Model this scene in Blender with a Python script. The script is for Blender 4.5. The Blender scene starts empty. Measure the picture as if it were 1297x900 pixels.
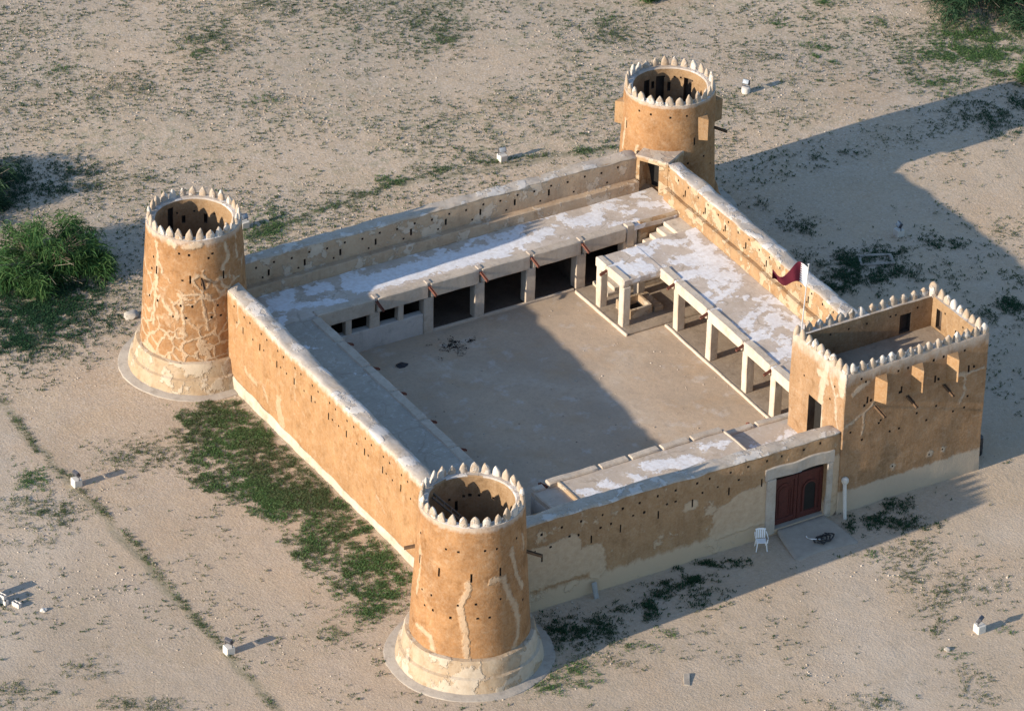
import bpy, bmesh, math, random
import numpy as np
from mathutils import Vector, Matrix, noise as mn
random.seed(7); rng = np.random.default_rng(11)
S = bpy.context.scene
COL = S.collection
PI = math.pi; rad = math.radians

# ------------------------------------------------------------------ node helper
class N:
    def __init__(s, name, rough=0.9, spec=0.15):
        s.m = bpy.data.materials.new(name); s.m.use_nodes = True
        s.t = s.m.node_tree; s.t.nodes.clear()
        s.out = s.t.nodes.new('ShaderNodeOutputMaterial')
        s.b = s.t.nodes.new('ShaderNodeBsdfPrincipled')
        s.b.inputs['Roughness'].default_value = rough
        s.b.inputs['Specular IOR Level'].default_value = spec
        s.t.links.new(s.b.outputs[0], s.out.inputs[0])
        g = s.t.nodes.new('ShaderNodeNewGeometry'); s.P = g.outputs['Position']; s.isl = g.outputs['Random Per Island']
        s.nrm = g.outputs['Normal']
        x = s.t.nodes.new('ShaderNodeSeparateXYZ'); s.t.links.new(s.P, x.inputs[0])
        s.x, s.y, s.z = x.outputs
    def put(s, sock, v):
        if isinstance(v, bpy.types.NodeSocket): s.t.links.new(v, sock)
        elif isinstance(v, (tuple, list)) and len(v) == 3 and sock.type == 'RGBA': sock.default_value = (*v, 1)
        else: sock.default_value = v
    def math(s, op, a, b=0.0, clamp=False):
        n = s.t.nodes.new('ShaderNodeMath'); n.operation = op; n.use_clamp = clamp
        s.put(n.inputs[0], a); s.put(n.inputs[1], b); return n.outputs[0]
    def vm(s, op, a, b=None, scale=None, val=False):
        n = s.t.nodes.new('ShaderNodeVectorMath'); n.operation = op
        s.put(n.inputs[0], a)
        if b is not None: s.put(n.inputs[1], b)
        if scale is not None: s.put(n.inputs['Scale'], scale)
        return n.outputs['Value'] if val else n.outputs[0]
    def comb(s, x, y, z=0.0):
        n = s.t.nodes.new('ShaderNodeCombineXYZ')
        for i, v in enumerate((x, y, z)): s.put(n.inputs[i], v)
        return n.outputs[0]
    def noise(s, scale, detail=4, rough=0.55, vec=None, color=False):
        n = s.t.nodes.new('ShaderNodeTexNoise'); n.inputs['Scale'].default_value = scale
        n.inputs['Detail'].default_value = detail; n.inputs['Roughness'].default_value = rough
        s.t.links.new(vec if vec is not None else s.P, n.inputs['Vector'])
        return n.outputs['Color'] if color else n.outputs['Fac']
    def voro(s, scale, feature='DISTANCE_TO_EDGE', vec=None):
        n = s.t.nodes.new('ShaderNodeTexVoronoi'); n.feature = feature; n.inputs['Scale'].default_value = scale
        s.t.links.new(vec if vec is not None else s.P, n.inputs['Vector'])
        return n.outputs['Distance']
    def rng(s, v, a, b, c=0.0, d=1.0):
        n = s.t.nodes.new('ShaderNodeMapRange'); s.put(n.inputs[0], v)
        for i, k in enumerate((a, b, c, d)): s.put(n.inputs[i+1], k)
        return n.outputs[0]
    def mix(s, f, a, b):
        n = s.t.nodes.new('ShaderNodeMix'); n.data_type = 'RGBA'
        s.put(n.inputs[0], f); s.put(n.inputs[6], a); s.put(n.inputs[7], b); return n.outputs[2]
    def strokes(s, P, segs):
        """distance field of capsules (ax, ay, bx, by, r) in a surface's own metres: repaired plaster, stains"""
        best = None
        for ax, ay, bx, by, r in segs:
            q = s.vm('SUBTRACT', P, (ax, ay, 0)); bax, bay = bx-ax, by-ay; L = bax*bax+bay*bay
            if L > 1e-6:
                t = s.math('ADD', s.vm('DOT_PRODUCT', q, (bax/L, bay/L, 0), val=True), 0.0, True)
                q = s.vm('SUBTRACT', q, s.vm('SCALE', (bax, bay, 0), scale=t))
            d = s.math('SUBTRACT', s.vm('LENGTH', q, val=True), r)
            best = d if best is None else s.math('MINIMUM', best, d)
        return best
    def bump(s, h, strength=0.5, dist=0.05, prev=None):
        n = s.t.nodes.new('ShaderNodeBump'); n.inputs['Strength'].default_value = strength
        n.inputs['Distance'].default_value = dist; s.t.links.new(h, n.inputs['Height'])
        if prev is not None: s.t.links.new(prev, n.inputs['Normal'])
        return n.outputs[0]
    def done(s, col, bump=None):
        s.put(s.b.inputs['Base Color'], col)
        if bump is not None: s.t.links.new(bump, s.b.inputs['Normal'])
        return s.m

OCHRE = (0.345, 0.180, 0.076); OCHRE2 = (0.235, 0.113, 0.043); PALE = (0.50, 0.395, 0.28); WHITE = (0.52, 0.47, 0.41)
TAN = (0.42, 0.34, 0.26); GREYTAN = (0.36, 0.31, 0.26)

def wob(n, vec, amp, scale):
    c = n.noise(scale, 3, 0.6, vec, True)
    return n.vm('ADD', vec, n.vm('SCALE', n.vm('SUBTRACT', c, (0.5, 0.5, 0.5)), scale=amp))

def plaster(name, base=OCHRE, base2=OCHRE2, pale=PALE, uv=None, segs=(), topline=None, botline=None, topw=0.25, botw=0.1,
            web=None, patch=0.0, patch_scale=0.5, drip=0.17, white=WHITE, topa=0.6, sega=0.75):
    """mud plaster: mottled ochre with pale lime repairs, washed top and foot"""
    n = N(name, 0.95, 0.08)
    f = n.rng(n.noise(0.8, 6, 0.68), 0.36, 0.64)
    col = n.mix(f, base, base2)
    st = n.vm('MULTIPLY', n.P, (3.5, 3.5, 0.45))
    col = n.mix(n.math('MULTIPLY', n.rng(n.noise(1.0, 4, 0.6, st), 0.5, 0.75), drip*2.2), col, tuple(c*0.62 for c in base2))
    fine = n.noise(9.0, 5, 0.7)
    col = n.mix(n.rng(fine, 0.35, 0.75, 0.0, 0.28), col, pale)
    col = n.mix(n.rng(n.noise(2.1, 6, 0.72), 0.52, 0.72, 0.0, 0.32), col, pale)
    col = n.mix(n.rng(n.noise(1.7, 6, 0.7, n.vm('ADD', n.P, (17, 5, 9))), 0.54, 0.70, 0.0, 0.7), col, tuple(c*0.68 for c in base2))
    P2 = None
    if uv is not None:
        u, v = uv(n); P2 = n.comb(u, v)
    mask = None
    if segs:
        d = n.strokes(wob(n, wob(n, P2, 0.5, 0.9), 0.22, 3.0), segs)
        mask = n.rng(n.math('ADD', d, n.math('MULTIPLY', n.math('SUBTRACT', n.noise(7.0, 4), 0.5), 0.20)), 0.05, -0.05)
    if web:
        z0, z1, s = web
        w3 = wob(n, wob(n, n.P, 0.75, 0.7), 0.34, 2.4)
        wd_ = n.rng(n.noise(1.3, 4, .7), .35, .65, .04, .115)
        e = n.rng(n.math('SUBTRACT', n.voro(s, 'DISTANCE_TO_EDGE', w3), wd_), 0.035, -0.03)
        e = n.math('MULTIPLY', e, n.math('MAXIMUM', n.rng(n.z, 3.6, 3.0), n.rng(n.noise(.75, 3, .6, n.vm('ADD', n.P, (3, 9, 5))), .46, .52)))
        zz = n.math('ADD', n.z, n.math('MULTIPLY', n.math('SUBTRACT', n.noise(0.9, 3), 0.5), 2.6))
        e = n.math('MULTIPLY', e, n.rng(zz, z1+0.25, z1-0.25))
        e = n.math('MULTIPLY', e, n.rng(n.noise(14, 3), 0.25, 0.5, 0.45, 0.9))
        mask = e if mask is None else n.math('MAXIMUM', mask, e)
    if patch > 0:
        pm = n.rng(n.noise(patch_scale, 6, 0.62), 0.64-patch, 0.68-patch)
        mask = pm if mask is None else n.math('MAXIMUM', mask, pm)
    if mask is not None:
        pc = n.mix(n.rng(n.noise(2.5, 4), 0.35, 0.7), pale, tuple(min(1, c*1.14) for c in pale))
        col = n.mix(n.math('MULTIPLY', mask, n.rng(n.noise(4.0, 4, .7), .3, .6, sega*.65, sega)), col, pc)
    jit = n.math('SUBTRACT', n.noise(3.0, 5, 0.65, n.vm('MULTIPLY', n.P, (1, 1, 0.4))), 0.5)
    if topline is not None:      # (h0, slope of h along u): lime wash running down from the wall's top
        h0, k = topline
        dz = n.math('SUBTRACT', n.math('ADD', n.math('MULTIPLY', u, k) if k else 0.0, h0), n.z)
        m = n.rng(n.math('ADD', dz, n.math('MULTIPLY', jit, topw*3)), topw*1.5, topw*0.5)
        col = n.mix(n.math('MULTIPLY', m, n.rng(n.noise(2.2, 4, .65), .3, .6, topa*.5, topa)), col, white)
    if botline is not None:
        m = n.rng(n.math('ADD', n.z, n.math('MULTIPLY', jit, botw*4)), botline+botw, botline)
        col = n.mix(n.math('MULTIPLY', m, 0.85), col, pale)
    b = n.bump(n.noise(1.6, 5, 0.6), 0.35, 0.10)
    b = n.bump(fine, 0.45, 0.03, b)
    if mask is not None: b = n.bump(mask, 0.8, 0.045, b)
    return n.done(col, b)

def cyl_uv(cx, cy, R=2.45, face=-122):
    a = rad(face); ca, sa = math.cos(a), math.sin(a)
    def f(n):
        dx = n.math('SUBTRACT', n.x, cx); dy = n.math('SUBTRACT', n.y, cy)
        X = n.math('ADD', n.math('MULTIPLY', dx, ca), n.math('MULTIPLY', dy, sa))
        Y = n.math('SUBTRACT', n.math('MULTIPLY', dy, ca), n.math('MULTIPLY', dx, sa))
        return n.math('MULTIPLY', n.math('ARCTAN2', Y, X), R), n.z
    return f
def cyl_segs(lines, R=2.45, face=-122):
    out = []
    for r, pts in lines:
        q = [(rad((a-face+180) % 360-180)*R, z) for a, z in pts]
        out += [(*q[i], *q[i+1], r) for i in range(len(q)-1)]
    return out
def line_segs(lines):
    out = []
    for r, pts in lines:
        if len(pts) == 1: out.append((*pts[0], *pts[0], r))
        out += [(*pts[i], *pts[i+1], r) for i in range(len(pts)-1)]
    return out

def simple(name, col, rough=0.85, var=0.15, scale=6, bump=0.2, spec=0.2, metal=0.0):
    n = N(name, rough, spec); n.b.inputs['Metallic'].default_value = metal
    f = n.noise(scale, 5, 0.65)
    c = n.mix(n.rng(f, 0.3, 0.7), tuple(max(0, v*(1-var)) for v in col), tuple(min(1, v*(1+var)) for v in col))
    return n.done(c, n.bump(n.noise(scale*3, 4), bump, 0.02))

# ------------------------------------------------------------------ objects
def props(o, label=None, cat=None, group=None, kind=None):
    if label: o['label'] = label
    if cat: o['category'] = cat; o['kind'] = 'thing'
    if group: o['group'] = group
    if kind: o['kind'] = kind
    return o
def thing(name, label, cat, loc=(0, 0, 0), group=None, rotz=0):
    o = bpy.data.objects.new(name, None); COL.objects.link(o); o.location = loc; o.rotation_euler.z = rotz
    o.empty_display_size = 0.3
    return props(o, label, cat, group)
def link(name, me, mat, parent=None, loc=None):
    o = bpy.data.objects.new(name, me); COL.objects.link(o)
    if mat is not None and not me.materials: me.materials.append(mat)
    if parent is not None: o.parent = parent
    if loc is not None: o.location = loc
    return o
def dup(root, loc, rotz, label, group=None):
    r = root.copy(); COL.objects.link(r); r.location = loc; r.rotation_euler.z = rotz; r['label'] = label
    if group: r['group'] = group
    for ch in root.children:
        c = ch.copy(); COL.objects.link(c); c.parent = r
        for g in ch.children:
            d = g.copy(); COL.objects.link(d); d.parent = c
    return r

class MB:
    def __init__(s): s.v = []; s.f = []
    def add(s, vs, fs):
        k = len(s.v); s.v += [tuple(p) for p in vs]; s.f += [tuple(i+k for i in f) for f in fs]; return s
    def lattice(s, xs, ys, zs, fn=None, wear=0.5):
        """closed block whose faces are cut at xs, ys, zs; its outer rows are worn round; fn maps a point"""
        idx = {}; V = []; F = []
        nx, ny, nz = len(xs)-1, len(ys)-1, len(zs)-1
        def vid(i, j, k):
            if (i, j, k) not in idx:
                p = [xs[i], ys[j], zs[k]]
                ext = [(i in (0, nx)), (j in (0, ny)), (k in (0, nz))]
                if sum(ext) >= 2 and wear:
                    for a, (q, m, A) in enumerate(((i, nx, xs), (j, ny, ys), (k, nz, zs))):
                        if ext[a]:
                            nb = A[1] if q == 0 else A[-2]
                            p[a] += (nb-A[q])*wear
                idx[(i, j, k)] = len(V); V.append(fn(*p) if fn else tuple(p))
            return idx[(i, j, k)]
        for i in range(nx):
            for j in range(ny):
                F.append((vid(i, j, 0), vid(i, j+1, 0), vid(i+1, j+1, 0), vid(i+1, j, 0)))
                F.append((vid(i, j, nz), vid(i+1, j, nz), vid(i+1, j+1, nz), vid(i, j+1, nz)))
        for i in range(nx):
            for k in range(nz):
                F.append((vid(i, 0, k), vid(i+1, 0, k), vid(i+1, 0, k+1), vid(i, 0, k+1)))
                F.append((vid(i, ny, k), vid(i, ny, k+1), vid(i+1, ny, k+1), vid(i+1, ny, k)))
        for j in range(ny):
            for k in range(nz):
                F.append((vid(0, j, k), vid(0, j, k+1), vid(0, j+1, k+1), vid(0, j+1, k)))
                F.append((vid(nx, j, k), vid(nx, j+1, k), vid(nx, j+1, k+1), vid(nx, j, k+1)))
        return s.add(V, F)
    def block(s, x0, x1, y0, y1, z0, z1, step=0.4, edge=0.03, rough=0.012, fn=None, wear=0.55):
        def cuts(a, b):
            e = min(edge, (b-a)*0.3); n = max(1, round((b-a-2*e)/step))
            return [a]+[a+e+(b-a-2*e)*i/n for i in range(n+1)]+[b]
        def g(x, y, z):
            p = Vector((x, y, z))
            if fn: p = Vector(fn(x, y, z))
            return tuple(p+jig(p, rough))
        return s.lattice(cuts(x0, x1), cuts(y0, y1), cuts(z0, z1), g, wear)
    def tube(s, pts, r, n=8, r2=None):
        pts = [Vector(p) for p in pts]; rings = []
        for i, p in enumerate(pts):
            d = (pts[min(i+1, len(pts)-1)]-pts[max(i-1, 0)]).normalized()
            a = d.orthogonal().normalized(); b = d.cross(a)
            rr = r if r2 is None else r+(r2-r)*i/(len(pts)-1)
            rings.append([p+a*(rr*math.cos(2*PI*k/n))+b*(rr*math.sin(2*PI*k/n)) for k in range(n)])
        return s.rings(rings)
    def rings(s, rings):
        n = len(rings[0]); V = [v for r in rings for v in r]; F = []
        for i in range(len(rings)-1):
            for k in range(n):
                F.append((i*n+k, i*n+(k+1) % n, (i+1)*n+(k+1) % n, (i+1)*n+k))
        F.append(tuple(range(n))[::-1]); F.append(tuple((len(rings)-1)*n+k for k in range(n)))
        return s.add(V, F)
    def lathe(s, prof, n=64, c=(0, 0), rough=0.0):
        """closed revolve of (r, z); profile starts and ends on the axis"""
        V = []; F = []; m = len(prof)
        V.append((c[0], c[1], prof[0][1]))
        for r, z in prof[1:-1]:
            for k in range(n):
                a = 2*PI*k/n; p = Vector((c[0]+r*math.cos(a), c[1]+r*math.sin(a), z))
                V.append(tuple(p+jig(p, rough)))
        V.append((c[0], c[1], prof[-1][1])); L = len(V)-1
        R = m-2
        for k in range(n):
            k2 = (k+1) % n
            F.append((0, 1+k2, 1+k))
            for i in range(R-1):
                F.append((1+i*n+k, 1+i*n+k2, 1+(i+1)*n+k2, 1+(i+1)*n+k))
            F.append((1+(R-1)*n+k, 1+(R-1)*n+k2, L))
        return s.add(V, F)
    def mesh(s, name, smooth=True, angle=32, org=(0, 0, 0)):
        me = bpy.data.meshes.new(name)
        o = Vector(org)
        me.from_pydata([tuple(Vector(p)-o) for p in s.v], [], s.f); me.validate()
        bm = bmesh.new(); bm.from_mesh(me); bmesh.ops.recalc_face_normals(bm, faces=bm.faces); bm.to_mesh(me); bm.free()
        finish(me, smooth, angle); return me
    def build(s, name, mat, parent=None, smooth=True, angle=32):
        org = tuple(parent.matrix_world.translation) if parent is not None else (0, 0, 0)
        if parent is not None: org = tuple(parent.location)
        return link(name, s.mesh(name, smooth, angle, org), mat, parent)
def finish(me, smooth=True, angle=32):
    if smooth:
        me.polygons.foreach_set('use_smooth', [True]*len(me.polygons)); me.set_sharp_from_angle(angle=rad(angle))
def jig(p, a):
    if not a: return Vector((0, 0, 0))
    return mn.noise_vector(p*0.7)*a*1.3+mn.noise_vector(p*2.3+Vector((7, 3, 1)))*a*0.7

def cut(o, boxes, mat='pocket'):
    """cut pockets (cx, cy, cz, sx, sy, sz, rotz) into object o"""
    m = MB()
    for cx, cy, cz, sx, sy, sz, rz in boxes:
        c, s_ = math.cos(rz), math.sin(rz); V = []
        for dx in (-1, 1):
            for dy in (-1, 1):
                for dz in (-1, 1):
                    x, y = dx*sx/2, dy*sy/2
                    V.append((cx+x*c-y*s_, cy+x*s_+y*c, cz+dz*sz/2))
        m.add(V, [(0, 1, 3, 2), (4, 6, 7, 5), (0, 4, 5, 1), (2, 3, 7, 6), (0, 2, 6, 4), (1, 5, 7, 3)])
    cme = m.mesh('pockets', False); cme.materials.append(M_cave) if mat else None; co = bpy.data.objects.new('pockets', cme); COL.objects.link(co)  # pocket faces take the mud with shade in its colour
    if o.parent is not None: co.location = -Vector(o.parent.location)
    tmp = bpy.data.objects.new('tmp', o.data); COL.objects.link(tmp)
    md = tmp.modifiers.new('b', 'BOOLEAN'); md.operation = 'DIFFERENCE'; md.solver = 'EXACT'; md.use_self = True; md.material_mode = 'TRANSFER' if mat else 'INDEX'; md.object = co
    dg = bpy.context.evaluated_depsgraph_get(); dg.update()
    me = bpy.data.meshes.new_from_object(tmp.evaluated_get(dg), depsgraph=dg)
    print('cut', o.name, len(o.data.vertices), len(me.vertices), len(boxes))
    mats = list(o.data.materials)
    bpy.data.objects.remove(tmp); bpy.data.objects.remove(co); bpy.data.meshes.remove(cme)
    old = o.data; o.data = me; me.name = o.name
    if not me.materials:
        for q in mats: me.materials.append(q)
    if old.users == 0: bpy.data.meshes.remove(old)
    finish(me, True, 32)
# ------------------------------------------------------------------ camera, sun, sky
cam = bpy.data.cameras.new('camera'); co = bpy.data.objects.new('camera', cam); COL.objects.link(co); S.camera = co
cam.sensor_fit = 'HORIZONTAL'; cam.sensor_width = 36; cam.lens = 168.065; cam.clip_start = 1; cam.clip_end = 4000
C0 = Vector((-88.467, -147.181, 118.314))
cr = Vector((0.85960867, -0.51057562, 0.01963338)); cu = Vector((0.25075856, 0.45503489, 0.85443747)); cf = Vector((0.44518881, 0.72955862, -0.51918314))
co.matrix_world = Matrix((( *(cr.x, cu.x, -cf.x), C0.x), (cr.y, cu.y, -cf.y, C0.y), (cr.z, cu.z, -cf.z, C0.z), (0, 0, 0, 1)))

SUN_EL = 18.1
SD = Vector((1, 0.035, -math.tan(rad(SUN_EL)))).normalized()      # the way the light travels
sl = bpy.data.lights.new('sun', 'SUN'); sl.energy = 4.5; sl.angle = rad(0.55); sl.color = (1.0, 0.87, 0.71)
so = bpy.data.objects.new('sun', sl); COL.objects.link(so); so.rotation_euler = SD.to_track_quat('-Z', 'Y').to_euler(); so.location = (-60, 0, 60)
W = bpy.data.worlds.new('World'); S.world = W; W.use_nodes = True
wt = W.node_tree; sky = wt.nodes.new('ShaderNodeTexSky'); sky.sky_type = 'NISHITA'; sky.sun_disc = False
sky.sun_elevation = rad(SUN_EL); sky.sun_rotation = rad(-90); sky.air_density = 1.0; sky.dust_density = 0.4; sky.ozone_density = 2.5
bg = wt.nodes['Background']; wt.links.new(sky.outputs[0], bg.inputs[0]); bg.inputs[1].default_value = 0.14
S.view_settings.view_transform = 'Standard'; S.view_settings.look = 'None'; S.view_settings.exposure = 0.76; S.view_settings.gamma = 1

# ------------------------------------------------------------------ materials
FX, FY = -1.26, -1.28; LX, LY = -0.39, 25.93; BX, BY = 26.90, 27.48
M_cave = plaster('shade_dark_mud', (0.10, 0.075, 0.055), (0.07, 0.05, 0.038), (0.14, 0.11, 0.09))  # mud darkened in colour to stand for shade in holes and bays
M_wash = plaster('lime_wash', (0.46, 0.41, 0.36), (0.38, 0.30, 0.22), (0.55, 0.52, 0.49), drip=0.08, patch=0.12, patch_scale=0.9)
M_cope = plaster('weathered_coping', (0.47, 0.40, 0.325), (0.40, 0.32, 0.24), (0.58, 0.54, 0.49), patch=0.1, patch_scale=1.2)
M_merlon = plaster('merlon_lime', (0.42, 0.345, 0.27), (0.34, 0.24, 0.15), (0.55, 0.52, 0.48), drip=0.08, patch=0.12, patch_scale=1.1)
M_cream = plaster('cream_plinth', (0.40, 0.305, 0.205), (0.34, 0.235, 0.14), (0.47, 0.40, 0.31), patch=0.13, patch_scale=0.9)
M_plinthF = plaster('cream_plinth_patched', (0.40, 0.31, 0.215), (0.33, 0.22, 0.125), (0.47, 0.41, 0.33), patch=0.15, patch_scale=0.8)
M_apron = plaster('apron_cement', (0.40, 0.35, 0.29), (0.34, 0.29, 0.24), (0.46, 0.42, 0.37))
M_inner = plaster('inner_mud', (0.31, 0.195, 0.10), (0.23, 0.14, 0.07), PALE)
M_towF = plaster('tower_mud_streaked', sega=0.62, uv=cyl_uv(FX, FY), topline=(7.86, 0), topw=0.16, segs=cyl_segs([
    (0.15, [(-122, 5.14), (-130, 3.91), (-125, 2.75), (-122, 1.4)]), (0.12, [(-100, 5.25), (-85, 5.26)]),
    (0.14, [(-85, 5.26), (-76, 4.09), (-68, 3.17), (-67, 2.09), (-74, 1.5)]), (0.13, [(-74, 6.43), (-66, 5.07), (-58, 4.3)]),
    (0.10, [(173, 6.07), (176, 5.1), (172, 3.77)]), (0.12, [(179, 2.3), (-161, 2.18), (-158, 1.5)]), (0.08, [(-52, 6.8), (-50, 5.9)])]))
M_towL = plaster('tower_mud_cracked', uv=cyl_uv(LX, LY), topline=(7.76, 0), topw=0.20, web=(1.4, 5.9, 1.35), segs=cyl_segs([
    (0.11, [(-168, 7.3), (-165, 6.52), (-167, 5.46), (-167, 3.66), (-169, 3.03)]), (0.07, [(-166, 6.6), (-156, 5.93), (-146, 5.5)]),
    (0.08, [(-157, 4.58), (-144, 3.86), (-148, 4.3)]), (0.08, [(-136, 4.9), (-111, 5.02), (-108, 4.13), (-104, 3.2)]), (0.10, [(-136, 4.95), (-128, 4.7)]),
    (0.05, [(-134, 4.4), (-118, 4.4)]), (0.12, [(-77, 7.4), (-74, 6.69), (-83, 6.1)]), (0.07, [(-132, 4.9), (-130, 3.6)]),
    (0.08, [(-58, 7.5), (-58, 6.4)]), (0.16, [(-148, 7.55), (-140, 7.5)]), (0.16, [(-125, 7.45), (-110, 7.55)])]))
M_towB = plaster('tower_mud_plain', uv=cyl_uv(BX, BY), topline=(7.03, 0), topw=0.10, segs=cyl_segs([
    (0.12, [(170, 5.5), (166, 3.9)]), (0.10, [(-163, 4.6), (-163, 3.9)])]))
WXZ = lambda n: (n.x, n.z)
WYZ = lambda n: (n.y, n.z)
M_wallL = plaster('wall_mud_sunlit', (0.362, 0.202, 0.092), (0.275, 0.143, 0.058), uv=WYZ, topline=(4.50, 0.022), topw=0.26, botline=None, sega=0.42, topa=0.8,
    segs=line_segs([(0.27, [(18.5, 1.75), (18.4, 1.2), (18.1, 0.6)]), (0.09, [(22.6, 4.6), (22.4, 3.9), (22.7, 3.5)]), (0.14, [(21.7, 1.7), (20.6, 1.4)]),
                    (0.10, [(19.9, 1.6), (19.5, 1.1)]), (0.06, [(16.9, 4.0), (16.9, 2.6)]), (0.07, [(9.2, 1.7), (8.4, 1.3)])]))
M_wallG = plaster('wall_mud_shaded', patch=0.05, patch_scale=0.7, base=(0.36, 0.222, 0.115), base2=(0.28, 0.163, 0.08), pale=(0.52, 0.405, 0.285), uv=WXZ, topline=(4.72, -0.017), topw=0.07, botline=0.85, botw=0.22, drip=0.2,
    segs=line_segs([(0.55, [(2.6, 2.75), (4.6, 2.9)]), (0.75, [(2.6, 1.8), (5.6, 1.9)]), (0.45, [(5.9, 2.2), (6.0, 1.2)]), (0.55, [(12.6, 2.0), (15.4, 2.1)]), (0.5, [(12.4, 1.2), (15.2, 1.3)]),
                    (0.4, [(13.2, 2.45), (14.8, 2.55)]), (0.25, [(10.6, 3.0), (10.9, 3.0)]), (0.28, [(18.6, 1.2), (18.6, 3.0)]), (0.3, [(18.8, 1.0), (26.0, 1.2)])]))
M_bast = plaster('gate_tower_mud', (0.33, 0.195, 0.10), (0.25, 0.14, 0.066), (0.47, 0.39, 0.30), uv=lambda n: (n.math('SUBTRACT', n.x, n.y), n.z), topline=(7.36, 0), topw=0.42, botline=1.15, botw=0.12, drip=0.2,
    segs=line_segs([(0.20, [(17.3, 7.2), (17.0, 6.0), (17.0, 4.9), (17.1, 3.6)]), (0.16, [(16.7, 6.5), (17.3, 6.3)]), (0.07, [(17.6, 6.6), (18.0, 5.9), (18.2, 5.0), (18.5, 4.1)]), (0.06, [(18.0, 5.9), (18.3, 6.3)]),
                    (0.25, [(18.7, 7.2), (18.5, 6.4)]), (0.06, [(18.9, 4.6), (19.9, 5.1), (20.5, 5.6)]), (0.07, [(19.9, 5.1), (19.9, 4.0)]),
                    (0.07, [(26.4, 5.6), (25.4, 5.5), (25.5, 4.6), (25.2, 4.0)]), (0.10, [(25.4, 5.5), (24.9, 5.6)]), (0.12, [(20.0, 6.6), (19.2, 6.3)]), (0.16, [(21.7, 1.72), (21.72, 1.7)]), (0.16, [(23.7, 1.75), (23.7, 1.7)]), (0.16, [(24.5, 1.8), (24.5, 1.75)])]))
M_wallB = plaster('wall_mud_weathered', (0.46, 0.335, 0.22), (0.39, 0.265, 0.165), (0.55, 0.46, 0.36), uv=WXZ, topline=(4.62, 0), topw=0.05, patch=0.10, patch_scale=1.3)
M_wallR = plaster('wall_mud_inner_sunlit', (0.36, 0.225, 0.115), (0.29, 0.165, 0.08), (0.46, 0.365, 0.25), uv=WYZ, topline=(4.62, 0), topw=0.10, patch=0.13, patch_scale=1.1)
M_roof = None
def roof_mat(name, blobs, base=(0.40, 0.315, 0.235), base2=(0.43, 0.35, 0.275), general=0.0):
    n = N(name, 0.95, 0.08)
    col = n.mix(n.rng(n.noise(0.8, 5, 0.65), 0.35, 0.68), base, base2)
    col = n.mix(n.rng(n.noise(8, 5, 0.7), 0.4, 0.75, 0, 0.35), col, (0.52, 0.46, 0.40))
    col = n.mix(n.rng(n.noise(3.1, 6, .75, n.vm('ADD', n.P, (4, 40, 2))), .54, .70, 0, .55), col, (0.66, 0.62, 0.58))
    col = n.mix(n.rng(n.noise(1.6, 6, .75, n.vm('ADD', n.P, (44, 4, 2))), .56, .70, 0, .45), col, (0.27, 0.22, 0.17))
    cr_ = n.rng(n.voro(0.75, 'DISTANCE_TO_EDGE', wob(n, n.P, 0.5, 1.2)), 0.035, 0.012)
    col = n.mix(n.math('MULTIPLY', cr_, n.rng(n.noise(0.9, 3), 0.45, 0.6, 0, 0.5)), col, (0.27, 0.22, 0.17))
    P2 = n.comb(n.x, n.y)
    d = n.strokes(wob(n, P2, 0.7, 1.6), blobs)
    d = n.math('ADD', d, n.math('MULTIPLY', n.math('SUBTRACT', n.noise(2.6, 6, 0.75), 0.5), 1.7))
    m = n.rng(d, 0.05, -0.06)
    if general:
        m = n.math('MAXIMUM', m, n.rng(n.noise(0.7, 6, 0.62), 0.68-general, 0.71-general))
    col = n.mix(n.math('MULTIPLY', m, n.rng(n.noise(5, 4), 0.3, 0.6, 0.55, 0.95)), col, (0.74, 0.73, 0.73))
    b = n.bump(n.noise(1.5, 5), 0.3, 0.08); b = n.bump(m, 0.5, 0.015, b)
    return n.done(col, n.bump(n.noise(11, 4), 0.4, 0.02, b))
M_roofB = roof_mat('roof_screed_chalky', [(7.5, 24.3, 14.5, 24.1, 0.75), (15, 24.1, 18, 24.3, 0.45), (19.6, 24.5, 20.6, 24.3, 0.45), (21.3, 23.5, 21.6, 23.4, 0.2), (21.9, 25.0, 22.2, 24.9, 0.18), (23.6, 24.4, 24.2, 24.1, 0.35), (3, 24.4, 6, 23.4, 0.3)], (0.56, 0.475, 0.39), general=0.17)
M_roofR = roof_mat('roof_screed_blotched', [(20.0, 19.4, 20.2, 19.3, 0.3), (22.3, 18.8, 23.8, 18.0, 0.55), (22.6, 17.3, 23.6, 16.4, 0.5), (23.0, 20.4, 23.6, 20.2, 0.2), (21.6, 12.6, 23.4, 13.2, 0.18), (23.2, 13.4, 23.9, 12.3, 0.2), (21.5, 11.3, 23.0, 11.6, 0.2),
    (22.4, 9.4, 23.5, 9.6, 0.45), (21.9, 8.9, 22.6, 9.3, 0.22), (22.4, 7.9, 22.9, 7.7, 0.2), (21.8, 15.0, 23.4, 15.6, 0.3)], (0.55, 0.465, 0.385), general=0.17)
M_roofL = roof_mat('roof_screed_dark', [(2.2, 20.6, 3.2, 20.2, 0.05), (3.5, 17.2, 3.9, 17.0, 0.05)], (0.42, 0.365, 0.295), (0.34, 0.30, 0.245))
M_roofF = roof_mat('roof_screed_flaky', [(7.4, 3.6, 8.0, 2.6, 0.3), (8.6, 3.6, 9.4, 2.6, 0.33), (10.0, 3.4, 10.2, 2.8, 0.3), (11.2, 3.9, 13.2, 3.4, 0.5), (12.6, 3.0, 13.6, 2.6, 0.35), (14.0, 4.2, 15.0, 3.9, 0.25), (17.0, 3.0, 18.6, 3.6, 0.25), (16.4, 3.4, 17.2, 3.2, 0.2)], (0.50, 0.41, 0.32))
M_pier = plaster('pier_plaster', (0.50, 0.42, 0.33), (0.42, 0.34, 0.26), (0.60, 0.54, 0.46), drip=0.15)
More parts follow.
